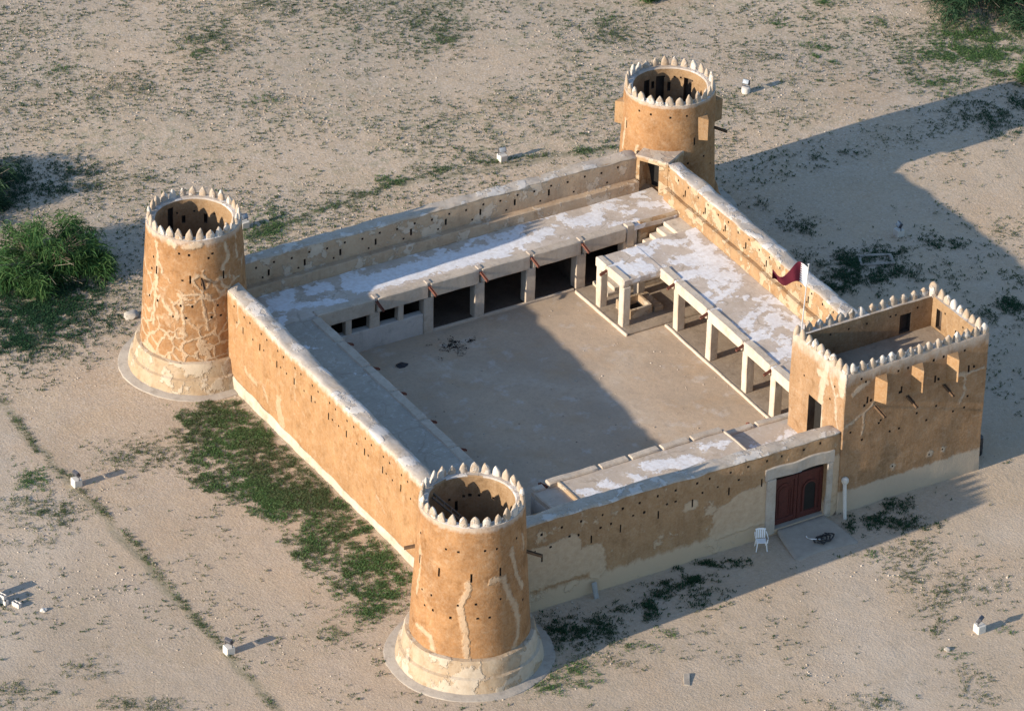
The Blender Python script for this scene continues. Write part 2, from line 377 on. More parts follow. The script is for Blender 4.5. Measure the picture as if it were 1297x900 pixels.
M_pierR = plaster('pier_lime', (0.58, 0.50, 0.40), (0.50, 0.41, 0.31), (0.68, 0.62, 0.54), drip=0.12)
M_dado = plaster('dado_wash', (0.52, 0.48, 0.43), (0.44, 0.40, 0.35), (0.60, 0.57, 0.54), patch=0.1)
M_wood = simple('dark_timber', (0.12, 0.075, 0.045), 0.85, 0.35, 8)
M_spout = simple('red_timber', (0.16, 0.062, 0.042), 0.8, 0.3, 8)
M_door = simple('carved_door_wood', (0.072, 0.017, 0.013), 0.55, 0.35, 12, 0.4, 0.4)
M_dark = simple('dark_void', (0.02, 0.018, 0.016), 0.9)  # near-black colour stands for the shade in doorways, wicket and well
M_soil = plaster('inner_floor_earth', (0.34, 0.27, 0.20), (0.28, 0.22, 0.16), (0.42, 0.36, 0.30))
M_conc = simple('ramp_concrete', (0.33, 0.29, 0.24), 0.9, 0.12, 2.5, 0.25)
M_white = simple('white_paint', (0.56, 0.53, 0.48), 0.6, 0.06, 4)
M_plastic = simple('white_plastic', (0.80, 0.80, 0.79), 0.4, 0.03, 4, 0.02, 0.4)
M_block = simple('pale_concrete_block', (0.55, 0.52, 0.48), 0.95, 0.2, 9, 0.4)
M_lamp = simple('lamp_housing_metal', (0.06, 0.06, 0.07), 0.5, 0.2, 9, 0.05, 0.5)
M_glass = simple('lamp_glass', (0.30, 0.34, 0.38), 0.12, 0.05, 3, 0.0, 0.6)
M_steel = simple('pole_steel', (0.55, 0.56, 0.57), 0.4, 0.08, 4, 0.02, 0.5, 0.3)
M_black = simple('black_plastic', (0.02, 0.02, 0.022), 0.5, 0.2, 6, 0.1, 0.4)
M_maroon = simple('maroon_cloth', (0.09, 0.010, 0.022), 0.85, 0.12, 5, 0.1)
M_cloth = simple('white_cloth', (0.76, 0.76, 0.78), 0.85, 0.04, 5, 0.1)
M_stone = simple('pale_stone', (0.40, 0.36, 0.31), 0.95, 0.15, 3, 0.5)

# ------------------------------------------------------------------ merlons
def merlon_mesh(name, w, t, h, seed, tip=0.10):
    m = MB(); rings = []
    prof = [(-0.12, 0.98, 1.0), (0.0, 1.0, 1.0), (0.22, 1.0, 0.98), (0.42, 0.92, 0.92), (0.60, 0.74, 0.82), (0.76, 0.52, 0.70), (0.90, 0.29, 0.52), (1.0, tip, 0.22)]
    for q, a, b in prof:
        r = []
        for k in range(10):
            an = 2*PI*(k+0.5)/10; c, s_ = math.cos(an), math.sin(an)
            x = math.copysign(abs(c)**0.7, c)*w/2*a; y = math.copysign(abs(s_)**0.7, s_)*t/2*b
            p = Vector((x, y, q*h)); r.append(p+mn.noise_vector(p*3+Vector((seed*5.1, seed, 0)))*0.035)
        rings.append(r)
    m.rings(rings); me = m.mesh(name, True, 50); me.materials.append(M_merlon); return me
MER = [merlon_mesh('merlon', 0.41, 0.20, 0.53, i, 0.05) for i in range(4)]
MERB = [merlon_mesh('merlon', 0.42, 0.27, 0.44, i+9, 0.16) for i in range(4)]
MERC = merlon_mesh('merlon', 0.62, 0.5, 0.60, 21, 0.2)

def ring_merlons(t, r, z, n, ph):
    for k in range(n):
        a = ph+2*PI*k/n
        o = link('merlon', random.choice(MER), None, t, (r*math.cos(a), r*math.sin(a), z))
        o.rotation_euler = (random.uniform(-.08, .08), random.uniform(-.08, .08), a+PI/2+random.uniform(-.1, .1)); q = random.uniform(.78, 1.1); o.scale = (random.uniform(.84, 1.04), random.uniform(.85, 1.1), q)

R0B = 2.46; M_plain = M_towB.copy()
def round_tower(cx, cy, ht, rr, ri, floor, mat, plinth, label, cuts_, merl):
    t = thing('round_tower', label, 'tower', (cx, cy, 0), 'round towers at the fort corners')
    r0 = R0B if plinth == M_plain else 2.64
    pr = [(0, 0.9), (r0+0.02, 0.9)]
    for i in range(15):
        q = i/14; z = 1.2+(ht-1.2)*q; pr.append((r0+(rr-r0)*(q**0.9), z))
    pr += [(rr-0.05, ht+0.02), ((rr+ri)/2, ht+0.035), (ri+0.05, ht+0.02), (ri, ht-0.04)]
    for z in np.linspace(ht-0.6, floor, 5): pr.append((ri+0.02, float(z)))
    pr += [(ri*0.6, floor+0.01), (0, floor)]
    m = MB().lathe(pr, 72, (cx, cy), 0.022); sh = m.build('shaft', mat, t, angle=45)
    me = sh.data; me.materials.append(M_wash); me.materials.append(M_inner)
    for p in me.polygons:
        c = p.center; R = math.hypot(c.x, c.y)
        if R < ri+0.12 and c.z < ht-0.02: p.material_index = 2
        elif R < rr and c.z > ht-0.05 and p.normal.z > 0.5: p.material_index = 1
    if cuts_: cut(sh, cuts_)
    if plinth:
        kf = .92 if plinth == M_plain else 1
        pl = [(0, -0.2), (3.24, -0.2), (3.21, 0.12), (3.14, 0.45), (3.08, 0.70), (2.96, 0.76), (2.92, 1.0), (2.86, 1.34), (2.80, 1.46), (2.6, 1.50), (0, 1.50)]
        MB().lathe([(r*kf, z) for r, z in pl], 72, (cx, cy), 0.03).build('plinth', plinth, t, angle=40)
        MB().lathe([(0, -0.1), (3.74, -0.1), (3.70, 0.03), (3.64, 0.06), (0, 0.07)], 72, (cx, cy), 0.035).build('apron', M_apron, t, angle=40)
    ring_merlons(t, rr-0.13, ht+0.02, merl, random.random())
    return t
def rc(cx, cy, a, z, w, h, R0, d=0.7):      # a pocket pointing at a tower's axis
    a = rad(a); return (cx+math.cos(a)*R0, cy+math.sin(a)*R0, z, d, w, h, a)
def tower_r(z, rr, ht): return 2.64+(rr-2.64)*max(0, (z-1.2)/(ht-1.2))**0.9
def holes(cx, cy, rr, ht, slits, dots, inner=()):
    out = []
    for a, z in slits: out.append(rc(cx, cy, a, z, 0.09, 0.42, tower_r(z, rr, ht), 0.5))
    for a, z in dots: out.append(rc(cx, cy, a, z, random.uniform(.09, .13), random.uniform(.09, .13), tower_r(z, rr, ht), 0.5))
    for a, z, w, h, R in inner: out.append(rc(cx, cy, a, z, w, h, R, 0.5))
    return out
hF = holes(FX, FY, 2.27, 7.9, [(-155, 5.48), (-120, 5.48), (-89, 5.59), (174, 5.51)],
    [(-148, 6.71), (-134, 6.71), (-106, 6.78), (-93, 6.77), (-163, 4.2), (-177, 4.19), (-160, 3.51), (-133, 4.09), (-140, 3.43), (-115, 4.19), (-113, 3.49), (-101, 3.47), (-89, 4.24), (-57, 3.57), (-65, 6.83), (172, 6.75), (-172, 3.5)],
    [(62, 6.9, .16, .14, 1.85), (70, 6.85, .12, .12, 1.85), (50, 6.9, .12, .12, 1.85), (30, 6.9, .12, .12, 1.85), (90, 6.8, .12, .12, 1.85), (80, 6.4, .14, .5, 1.85)])
tF = round_tower(FX, FY, 7.9, 2.27, 1.86, 5.2, M_towF, M_plinthF, 'round crenellated tower with pale vertical streaks, joining the entrance wall and the long sunlit wall', hF, 27)
hL = holes(LX, LY, 2.22, 7.8, [(-122, 5.8), (-166, 5.89), (-109, 5.67), (-82, 5.81)],
    [(-135, 7.1), (-123, 7.07), (-100, 6.86), (-95, 7.06), (-131, 5.73), (-175, 5.82), (-173, 6.46), (-133, 4.4), (-120, 4.4), (-142, 3.77), (-127, 3.79), (-91, 4.32), (-88, 3.76), (-99, 3.77), (-163, 4.33), (-178, 4.32)],
    [(100, 6.55, .32, 1.9, 1.8), (78, 6.7, .18, .4, 1.8), (45, 6.75, .18, .5, 1.8), (88, 7.1, .1, .1, 1.8), (62, 7.1, .1, .1, 1.8), (30, 7.1, .1, .1, 1.8)])
tL = round_tower(LX, LY, 7.8, 2.22, 1.80, 5.2, M_towL, M_cream, 'round crenellated tower covered in a web of pale crack repairs, standing on a cream plinth', hL, 27)
dzB = -0.73
def tower_rB(z): return 2.46+(2.27-2.46)*max(0, (z-1.2)/(7.07-1.2))
hB = [rc(BX, BY, a, z+dzB, .09, .42, tower_rB(z+dzB), .5) for a, z in ((-89, 5.75), (174, 6.1))]
hB += [rc(BX, BY, a, z+dzB, .11, .11, tower_rB(z+dzB), .5) for a, z in ((-163, 7.25), (-146, 7.25), (-121, 7.2), (-100, 7.24), (-73, 4.72), (-59, 4.07), (-97, 4.6))]
hB += [rc(BX, BY, a, z+dzB, w, h, 1.85, .5) for a, z, w, h in ((95, 6.6, .34, 1.3), (72, 6.6, .42, 1.5), (58, 6.75, .16, .5), (28, 6.6, .45, 1.5), (84, 6.9, .16, .4), (66, 7.3, .1, .1), (40, 7.3, .1, .1), (50, 7.3, .1, .1), (20, 7.3, .1, .1))]
tB = round_tower(BX, BY, 7.07, 2.27, 1.84, 4.5, M_towB, M_plain, 'round crenellated tower with projecting box openings and a doorway onto the roof terrace', hB, 27)
# box machicolations and the doorway block of the far tower
def drop_box(w, d, h, fn):
    """three-sided drop box, hollow and open at its foot; fn maps (across, out, up)"""
    k = .07; O = [(-w/2, -.08), (-w/2, 0), (0, d), (w/2, 0), (w/2, -.08)]; I = [(-w/2+k, -.08), (-w/2+k, 0), (0, d-k*1.6), (w/2-k, 0), (w/2-k, -.08)]
    V = []
    for ring, z in ((O, 0), (O, h*.5), (O, h), (I, 0), (I, h-k)): V += [Vector(fn(a, b_, z+(.10 if b_ < .01 and z == h else 0))) for a, b_ in ring]
    F = []
    for a, b_ in ((0, 5), (5, 10)): F += [(a+i, a+i+1, b_+i+1, b_+i) for i in range(4)]
    F += [(i, 15+i, 16+i, i+1) for i in range(4)]+[(15+i, 20+i, 21+i, 16+i) for i in range(4)]+[(10, 11, 12, 13, 14), (20, 24, 23, 22, 21), (0, 5, 10, 20, 15)[::1], (4, 19, 24, 14, 9)]
    F += [(10, 14, 24, 20)]
    return MB().add([tuple(p+jig(p, .012)) for p in V], F)
M_box = plaster('box_mud', (0.34, 0.205, 0.10), (0.28, 0.155, 0.07), PALE)
for a in (-76, -24, 60, 152):
    ar = rad(a); R = 2.27
    def fn(x, y, z, ar=ar, R=R): return (BX+math.cos(ar)*(R+y)-math.sin(ar)*x, BY+math.sin(ar)*(R+y)+math.cos(ar)*x, 5.05+z)
    drop_box(0.62, 0.42, 1.15, fn).build('projecting_box', M_box, tB)
def chamf(x, y, z):      # doorway block, turned to face the yard
    return (24.545+.487*x+.873*y, 25.22-.873*x+.487*y, z)
db = MB().block(-0.95, 0.92, 0, 1.9, 2.2, 4.62, 0.35, 0.04, 0.02, chamf).build('doorway_block', M_wallR, tB)
c_ = chamf(-0.14, 0.0, 0); cut(db, [(c_[0], c_[1], 3.52, 1.08, 1.9, 1.66, -math.atan2(.873, .487))], None)
MB().block(-.68, .40, .80, .88, 2.68, 4.35, .3, .02, 0, chamf).build('shade_dark_panel', M_dark, tB)  # near-black sheet, no real leaf: the doorway's inner shade as colour
def spout(t, p, d, mat=M_wood, L=0.75, r=0.06, name='spout'):
    p = Vector(p); d = Vector(d).normalized(); s_ = d.cross(Vector((0, 0, 1))).normalized()*r
    m = MB()
    def fn(x, y, z): return p+d*x+s_*(y)+Vector((0, 0, z))
    m.block(-0.25, L, -1, 1, -0.05, 0.0, 0.4, 0.01, 0.003, fn); m.block(-0.25, L, -1, -0.6, 0.0, 0.06, 0.4, 0.01, 0.003, fn); m.block(-0.25, L, 0.6, 1, 0.0, 0.06, 0.4, 0.01, 0.003, fn)
    return m.build(name, mat, t)
def tsp(t, cx, cy, a, z, L=0.7):
    a = rad(a); R = tower_r(z, 2.25, 7.8)
    spout(t, (cx+math.cos(a)*R, cy+math.sin(a)*R, z), (math.cos(a), math.sin(a), -0.25), M_wood, L, 0.07)
tsp(tF, FX, FY, -38, 5.5); tsp(tL, LX, LY, -108, 5.75, 0.6); spout(tB, (BX+2.3*math.cos(rad(-42)), BY+2.3*math.sin(rad(-42)), 5.0), (.74, -.67, -.25), M_wood, .7, .07); tsp(tF, FX, FY, 150, 5.5, 0.5)

# ------------------------------------------------------------------ curtain walls
def wall(name, label, fn, L, mat, base, cuts_, cope=None, steps=0.35):
    """fn(s, t, q): along, across 0..1, up 0..1"""
    t = thing('fort_wall', label, 'wall', base, 'straight walls between the towers')
    n = max(2, int(L/steps)); xs = [L*i/n for i in range(n+1)]
    m = MB()
    def g(x, y, z):
        p = Vector(fn(x, y, z)); return tuple(p+jig(p, 0.03))
    m.lattice(xs, [0, .06, .35, .65, .94, 1], [0, .1, .25, .4, .55, .7, .85, .97, 1], g, 0.5)
    o = m.build('wall_body', mat, t); 
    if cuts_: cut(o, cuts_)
    if cope:
        ov, hh = cope; m = MB()
        def gc(x, y, z):
            T = -ov+(1+2*ov)*y; p = Vector(fn(x, T, 1.0)); p.z += -0.09+z*(hh+0.09-abs(y-.5)**2*hh*2.4); return tuple(p+jig(p, 0.07)+mn.noise_vector(p*4)*.025)
        m.lattice(xs, [0, .1, .3, .5, .7, .9, 1], [0, .5, 1], gc, 0.4)
        m.build('coping', M_cope if name in ('gate', 'back') else M_wash, t, angle=60)
    return t
lerp = lambda a, b, q: a+(b-a)*q
hLw = lambda y: 4.42+0.022*y
wl = []
for i in range(12):
    y = 21.94-1.65*i; z = 3.62-0.035*i
    if y > 2: wl.append((0.05, y, z, 0.7, 0.10, 0.36, 0))
for i in range(24):
    y = 22.9-0.82*i-(i % 2)*0.25; z = 4.42-0.022*i
    wl.append((0.05, y, z, 0.6, 0.11, 0.11, 0))
    if i % 3 != 1: wl.append((0.05, y-0.3, z-0.72, 0.6, 0.10, 0.10, 0))
wallL = wall('left', 'long sunlit ochre wall with pale skirting and narrow slits, above the green grass',
    lambda s, t, q: (lerp(0.0+0.08*q, 0.92, t), s, lerp(-0.2, hLw(s), q)), 26, M_wallL, (0.45, 13, 0), wl, (0.0, 0.07))
def skirt(s, t, q): return (lerp(-0.10+0.05*q, 0.2, t), s, lerp(-0.2, 0.36+0.34*abs((s-11)/11)**1.5*0.8, q))
m = MB(); n = 60
m.lattice([1.6+22.0*i/n for i in range(n+1)], [0, .2, 1], [0, .5, .9, 1], lambda x, y, z: tuple(Vector(skirt(x, y, z))+jig(Vector(skirt(x, y, z)), 0.05)), 0.4)
m.build('skirting', plaster('skirting_lime', (0.50, 0.44, 0.35), (0.43, 0.35, 0.25), (0.56, 0.52, 0.45)), wallL)
gz = lambda x: 4.62-0.012*x
wg = []
for i, (x, z) in enumerate([(3.13, 2.72), (5.64, 2.9), (7.15, 2.97), (9.09, 3.09), (10.9, 3.1), (12.81, 3.14), (14.55, 3.05)]): wg.append((x, 0, z, 0.08, 0.7, 0.40, 0))
for x, z in [(2.76, 3.14), (3.56, 3.16), (4.52, 3.41), (4.97, 3.34), (6.11, 3.35), (6.65, 3.38), (7.24, 3.98), (7.79, 3.45), (8.35, 3.45), (8.1, 4.01), (9.05, 4.06), (9.55, 3.48), (10, 3.48), (9.98, 4.07), (11.11, 4.08), (11.76, 4.12), (12.2, 3.56), (12.86, 4.11), (3.09, 3.94), (4.12, 3.99), (5.1, 4.0), (6.2, 3.98), (13.78, 4.13), (14.78, 4.13), (15.58, 4.11), (16.76, 4.1), (17.64, 4.17), (11.4, 3.5), (13.3, 3.6)]:
    wg.append((x, 0, z, random.uniform(.09, .13), 0.6, random.uniform(.09, .13), 0))
DX0, DX1, DZ0, DZ1 = 15.33, 18.06, 0.30, 3.06
gate_hole = [((DX0+DX1)/2, 0.0, (DZ0+DZ1)/2, DX1-DX0, 0.9, DZ1-DZ0, 0)]
wallG = wall('gate', 'shaded entrance wall with the carved wooden gate and large pale plaster repairs',
    lambda s, t, q: (s, lerp(0.0+0.05*q, 0.88, t), lerp(-0.2, gz(s), q)), 18.77, M_wallG, (9.4, 0.45, 0), wg, (0.0, 0.06))
wb = []
for i in range(9):
    x = 3.58+1.93*i*1.005; wb.append((x, 26, 3.68+0.02*i, 0.11, 0.7, 0.34, 0))
for i in range(22):
    x = 2.9+0.96*i; wb.append((x, 26, 4.12+(0.06 if i % 2 else 0), .11, .6, .11, 0))
    if i % 2 == 0: wb.append((x+0.35, 26, 3.5, .1, .6, .1, 0))
wallB = wall('back', 'weathered wall behind the long chalky gallery roof, pierced by rows of small holes',
    lambda s, t, q: (s, lerp(25.98, 26.75, t), lerp(-0.2, 4.52, q)), 24.25, M_wallB, (12.6, 26.3, 0), wb, (0.0, 0.05))
m = MB().block(0.8, 24.12, 25.62, 26.05, 2.2, 3.30, 0.4, 0.04, 0.025); m.build('parapet_bench', M_wallB, wallB)
xr = lambda y: 0.032*(y-25)            # the far range is a little out of square
wr = []
for i in range(9):
    y = 9.4+1.9*i; wr.append((24.95+xr(y), y, 3.82, .7, .1, .36, 0))
for i in range(18):
    y = 8.2+0.95*i; wr.append((24.95+xr(y), y, 4.2+(.08 if i % 2 else 0), .6, .11, .11, 0))
    if i % 2: wr.append((24.95+xr(y), y+.4, 3.62, .6, .1, .1, 0))
wallR = wall('right', 'wall with a lime washed top between the gate tower and the tower with the doorway',
    lambda s, t, q: (lerp(24.98, 25.85, t)+xr(s+4.2), s+4.2, lerp(-0.2, 4.50, q)), 20.3, M_wallR, (25, 15, 0), wr, (0.0, 0.07))
def bench(x, y, z): return (x+xr(y), y, z)
MB().block(24.72, 25.02, 4.4, 24.38, 2.2, 3.36, 0.4, 0.05, 0.03, bench).build('parapet_bench', M_wallR, wallR)

# gate
cut([o for o in wallG.children if o.name.startswith('wall_body')][0], gate_hole, None)
gd = MB().block(DX0-0.02, DX1+0.02, 0.30, 0.36, DZ0, DZ1, 0.5, 0.02, 0.0).build('gate_door', M_door, wallG)
gd.name = 'gate_door'
xm = (DX0+DX1)/2
def panel(x0, x1, z0, z1, y0=0.255, y1=0.31, mat=M_door, name='door_panel', step=0.5):
    return MB().block(x0, x1, y0, y1, z0, z1, step, 0.015, 0.0).build(name, mat, gd_loc)
gd_loc = wallG
def child(o, parent):      # hang a built piece under a part
    o.parent = parent; return o
def on(part, mb, name, mat):
    me = mb.mesh(name, True, 32, tuple(wallG.location)); o = link(name, me, mat); o.parent = part; return o
def arch(m, cx, w, z0, z1, y0, y1, k):
    """arched frame, k wide"""
    n = 14; O = []; I = []
    def path(hw, top):
        p = [(cx-hw, z0)]
        for i in range(n+1):
            a = PI*(1-i/n); p.append((cx+hw*math.cos(a), top-hw+hw*math.sin(a)))
        p.append((cx+hw, z0)); return p
    A, Bp = path(w/2, z1), path(w/2-k, z1-k)
    V = [(x, y0, z) for x, z in A]+[(x, y0, z) for x, z in Bp]+[(x, y1, z) for x, z in A]+[(x, y1, z) for x, z in Bp]; L = len(A); F = []
    for i in range(L-1):
        F += [(i, i+1, L+i+1, L+i), (2*L+i, 3*L+i, 3*L+i+1, 2*L+i+1), (i, 2*L+i, 2*L+i+1, i+1), (L+i, L+i+1, 3*L+i+1, 3*L+i)]
    F += [(0, L, 3*L, 2*L), (L-1, 3*L-1, 4*L-1, 2*L-1)]
    m.add(V, F)
m = MB()
for x0, x1 in ((DX0, xm-0.02), (xm+0.02, DX1)):
    w = x1-x0; zt = 2.74
    m.block(x0, x0+.16, .25, .298, DZ0+.02, zt, .6, .015, 0); m.block(x1-.16, x1, .25, .298, DZ0+.02, zt, .6, .015, 0)
    m.block(x0+.163, x1-.163, .252, .298, DZ0+.02, DZ0+.3, .6, .015, 0); m.block(x0+.163, x1-.163, .252, .298, zt-.22, zt, .6, .015, 0)
    for q in (0.08, w-0.08):
        for i in range(9): m.block(x0+q-.03, x0+q+.03, .235, .252, DZ0+.15+i*.27, DZ0+.29+i*.27, .5, .01, 0)
on(gd, m, 'leaf_frame', M_door)
m = MB(); arch(m, (DX0+xm)/2, .86, DZ0+.35, 2.42, .27, .298, .07); arch(m, (DX0+xm)/2, .6, DZ0+.42, 2.22, .275, .298, .05); on(gd, m, 'carved_arch', M_door)
m = MB(); arch(m, (DX1+xm)/2, .80, DZ0+.32, 2.2, .25, .298, .1); on(gd, m, 'wicket_frame', M_door)
def arch_solid(m, cx, w, z0, z1, y0, y1):
    n = 14; p = [(cx-w/2, z0)]+[(cx+w/2*math.cos(PI*(1-i/n)), z1-w/2+w/2*math.sin(PI*(1-i/n))) for i in range(n+1)]+[(cx+w/2, z0)]
    L = len(p); m.add([(x, y0, z) for x, z in p]+[(x, y1, z) for x, z in p], [tuple(range(L)), tuple(range(2*L-1, L-1, -1))]+[(i, L+i, L+(i+1) % L, (i+1) % L) for i in range(L)])
m = MB(); arch_solid(m, (DX1+xm)/2, .6, DZ0+.34, 2.1, .285, .30); on(gd, m, 'wicket_shade', M_dark)  # solid near-black arch paints the shade of the open wicket
m = MB(); m.block(DX0, DX1, .27, .298, 2.76, DZ1, .6, .015, 0); on(gd, m, 'transom', M_dark)
m = MB(); m.block(DX0+1.0, DX0+1.55, .255, .27, 2.80, 2.98, .6, .01, 0); on(gd, m, 'transom_light', M_glass)
lm = plaster('lintel_lime', (0.45, 0.395, 0.33), (0.38, 0.32, 0.255), (0.53, 0.50, 0.46))
def lt(x, y, z): return (x, y-0.05*0, z+0.03*math.sin(x*3))
m = MB(); m.block(14.72, 18.42, -0.045, 0.1, DZ1+0.003, 3.66, .25, .03, .018, lt); m.block(14.80, DX0-.003, -0.04, 0.1, 0.1, DZ1, .3, .03, .02); m.block(DX1+.003, 18.38, -.04, .1, 0.1, DZ1, .3, .03, .02)
m.build('gate_surround', lm, wallG)
rp = []
m = MB()
def ramp(x, y, z):     # y 0..1 outwards
    return (lerp(lerp(15.45, 18.1, x), lerp(15.05, 18.45, x), y), lerp(0.05, -2.3, y)+0.15*math.sin(x*4)*y, lerp(-0.1, lerp(0.31, 0.03, y), z))
n = 14
m.lattice([i/n for i in range(n+1)], [i/n for i in range(n+1)], [0, .7, 1], lambda x, y, z: tuple(Vector(ramp(x, y, z))+jig(Vector(ramp(x, y, z)), .02)), .4)
props(m.build('ramp', M_conc), None, None, None, 'structure')
MB().block(15.38, 18.02, .02, .29, .1, .305, .6, .02, .004).build('threshold', M_conc, wallG)

# ------------------------------------------------------------------ gate tower
tG = thing('gate_tower', 'rectangular battlemented tower beside the wooden gate, with three projecting boxes on its face', 'tower', (22.7, 2.15, 0))
X0, X1, Y1, HB = 18.77, 26.64, 4.33, 7.38
cu_ = lambda a, b, n: [lerp(a, b, i/n) for i in range(n+1)]
def gj(x, y, z):
    p = Vector((x, y, z)); return tuple(p+jig(p, 0.028))
gb = MB().lattice([X0, X0+.05]+cu_(X0+.35, X1-.35, 22)+[X1-.05, X1], [0, .05]+cu_(.3, Y1-.3, 11)+[Y1-.05, Y1], [-.2]+cu_(.2, 7.0, 20)+[7.3, HB], gj, .45).build('tower_body', M_bast, tG)
bc = [((X0+X1)/2+.02, 2.17, 6.9, X1-X0-.84, 3.46, 2.3, 0)]
bc2 = []
for x, z in [(23.59, 6.79), (24.13, 6.82), (21.81, 5.63), (20.25, 5.68), (23.93, 5.7), (25.89, 5.79), (19.9, 5.5)]: bc2.append((x, 0, z, .12, .6, .14, 0))
for x in (20.05, 21.9, 23.75, 25.6): bc2.append((x, 0, 5.75, .10, .7, .36, 0))
for x, z in [(23.92, 4.28), (25.66, 4.28), (25.52, 3.72), (20.75, 4.34), (20.85, 4.46), (21.41, 3.69), (21.92, 3.69), (22.84, 4.23), (23.42, 3.68), (19.23, 4.28), (19.88, 3.71), (19.65, 6.97), (19.9, 6.75), (21.64, 6.82), (22.18, 6.81), (24.9, 3.7), (25.3, 6.8)]: bc2.append((x, 0, z, .11, .5, .11, 0))
for x, z in [(21.71, 1.72), (23.73, 1.73), (24.46, 1.78)]: bc2.append((x, 0, z, .08, .5, .08, 0))
bc2.append((X0, 2.21, 3.72, 1.1, 1.06, 2.5, 0))
for y, z in ((1.1, 5.6), (3.2, 5.7), (0.8, 6.4)): bc2.append((X0, y, z, .5, .1, .1, 0))
bc2 += [(24.75, 3.95, 6.35, .62, .5, 1.0, 0), (26.2, 3.35, 6.4, .5, .42, 1.0, 0), (26.2, 2.0, 6.3, .5, .14, .45, 0), (25.4, 3.95, 7.0, .1, .5, .1, 0), (24.2, 3.95, 6.95, .1, .5, .1, 0), (23.9, 3.95, 6.95, .1, .5, .1, 0), (22.6, 3.95, 6.95, .1, .5, .1, 0), (21.6, 3.95, 6.95, .1, .5, .1, 0), (20.6, 3.95, 6.95, .1, .5, .1, 0), (26.2, 2.9, 6.95, .5, .1, .1, 0), (26.2, 1.5, 6.95, .5, .1, .1, 0)]
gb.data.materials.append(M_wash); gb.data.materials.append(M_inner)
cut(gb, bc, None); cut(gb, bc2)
MB().block(X0+.35, X0+.42, 1.70, 2.72, 2.48, 4.96, .4, .02, 0).build('shade_dark_panel', M_dark, tG)  # leaf coloured near-black so the recess looks unlit
MB().block(X0+.42, X1-.40, .42, Y1-.40, 5.5, 5.79, .5, .02, .02).build('tower_floor', M_soil, tG)
me = gb.data; POCK = [i for i, q in enumerate(me.materials) if q == M_cave]
for p in me.polygons:
    if p.material_index in POCK: continue
    c = p.center+Vector(tG.location)
    ins = X0+.3 < c.x < X1-.3 and .3 < c.y < Y1-.3
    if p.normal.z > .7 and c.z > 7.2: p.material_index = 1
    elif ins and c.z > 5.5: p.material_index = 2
def rowm(p0, p1, n, ang):
    for i in range(n):
        q = i/(n-1); x, y = lerp(p0[0], p1[0], q), lerp(p0[1], p1[1], q)
        o = link('merlon', random.choice(MERB), None, tG, (x-tG.location.x, y-tG.location.y, HB)); o.rotation_euler = (random.uniform(-.05, .05), random.uniform(-.05, .05), ang+random.uniform(-.1, .1)); o.scale = (random.uniform(.9, 1.08), 1, random.uniform(.88, 1.1))
rowm((X0+.5, .15), (X1-.2, .15), 15, 0); rowm((X0+.16, .25), (X0+.16, Y1-.65), 8, PI/2); rowm((X0+.2, Y1-.17), (X1-.75, Y1-.17), 13, 0); rowm((X1-.17, .65), (X1-.17, Y1-.75), 7, PI/2)
for x, y in ((X1-.24, Y1-.22),):
    o = link('merlon', MERC, None, tG, (x-tG.location.x, y-tG.location.y, HB)); o.rotation_euler.z = PI/4
for x in (20.70, 22.68, 24.62):
    def fb(a, b, c, x=x): return (x+a, 0.02-b, 5.62+c)
    drop_box(.60, .56, 1.15, fb).build('projecting_box', M_box, tG)
for x in (20.45, 22.2, 24.2): spout(tG, (x+.05, 0, 5.3), (.12, -1, -.35), M_wood, .75, .075)
# ------------------------------------------------------------------ roofed galleries round the yard
RZ = 2.74
def gallery(label, loc): return thing('roofed_gallery', label, 'gallery', loc, 'flat roofed galleries round the yard')
def piece(t, name, mat, *a, **k): return MB().block(*a, **k).build(name, mat, t)
# behind: the long chalky roof
gB = gallery('long gallery with a chalky white roof, dark open bays and four small low windows', (13, 24, 0))
piece(gB, 'roof', M_roofB, .85, 24.9, 22.78, 25.66, 2.42, RZ, step=.45, edge=.05, rough=.03)
pr_ = [10.5, 13.34, 16.2, 19.05, 21.7]
for x in pr_: piece(gB, 'pier', M_pier, x-.27, x+.27, 22.75, 23.25, 0.0, 1.99, step=.4, rough=.02)
ed = [4.3, 7.62]+[x-.0 for x in pr_[:-1]]+[21.62]
for a, b in zip(ed[:-1], ed[1:]): piece(gB, 'beam', M_pier, a+.06, b-.06, 22.70, 23.2, 1.99, RZ+.05, step=.4, edge=.05, rough=.025)
for x in ed[1:-1]:
    spout(gB, (x, 22.72, 2.62), (0.12, -1, -.42), M_spout, .62, .055); piece(gB, 'mortar_cap', M_wash, x-.13, x+.13, 22.74, 23.1, 2.60, RZ+.10, step=.2, rough=.02)
dd = piece(gB, 'dado', M_dado, .9, 10.23, 22.80, 23.2, 0, 1.17, step=.4, rough=.02)
for a, b in ((.9, 5.2), (5.98, 6.32), (7.30, 7.86), (8.85, 9.17)): piece(gB, 'window_post', M_pier, a, b, 22.79, 23.15, 1.165, 1.995, step=.3, rough=.015)
piece(gB, 'gallery_floor', M_cave, .9, 24.9, 22.86, 25.99, -.05, .13, step=.8, rough=.02)  # floor, lining and partitions here: bay shade put into their colour
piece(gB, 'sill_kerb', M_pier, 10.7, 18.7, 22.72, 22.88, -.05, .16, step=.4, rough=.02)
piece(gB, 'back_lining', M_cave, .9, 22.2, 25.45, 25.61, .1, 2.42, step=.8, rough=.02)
piece(gB, 'end_wall', M_wallR, 22.38, 24.9, 22.80, 23.1, 0, 2.80, step=.35, edge=.06, rough=.025)
piece(gB, 'pier', M_pier, 21.62, 22.05, 22.72, 23.1, 0, 2.86, step=.35, rough=.02)
piece(gB, 'water_chute', M_dado, 22.08, 22.34, 22.9, 23.1, 0, 2.78, step=.35, rough=.015)
piece(gB, 'partition', M_cave, 10.3, 10.6, 23.25, 25.98, .1, 2.4, step=.5, rough=.02)
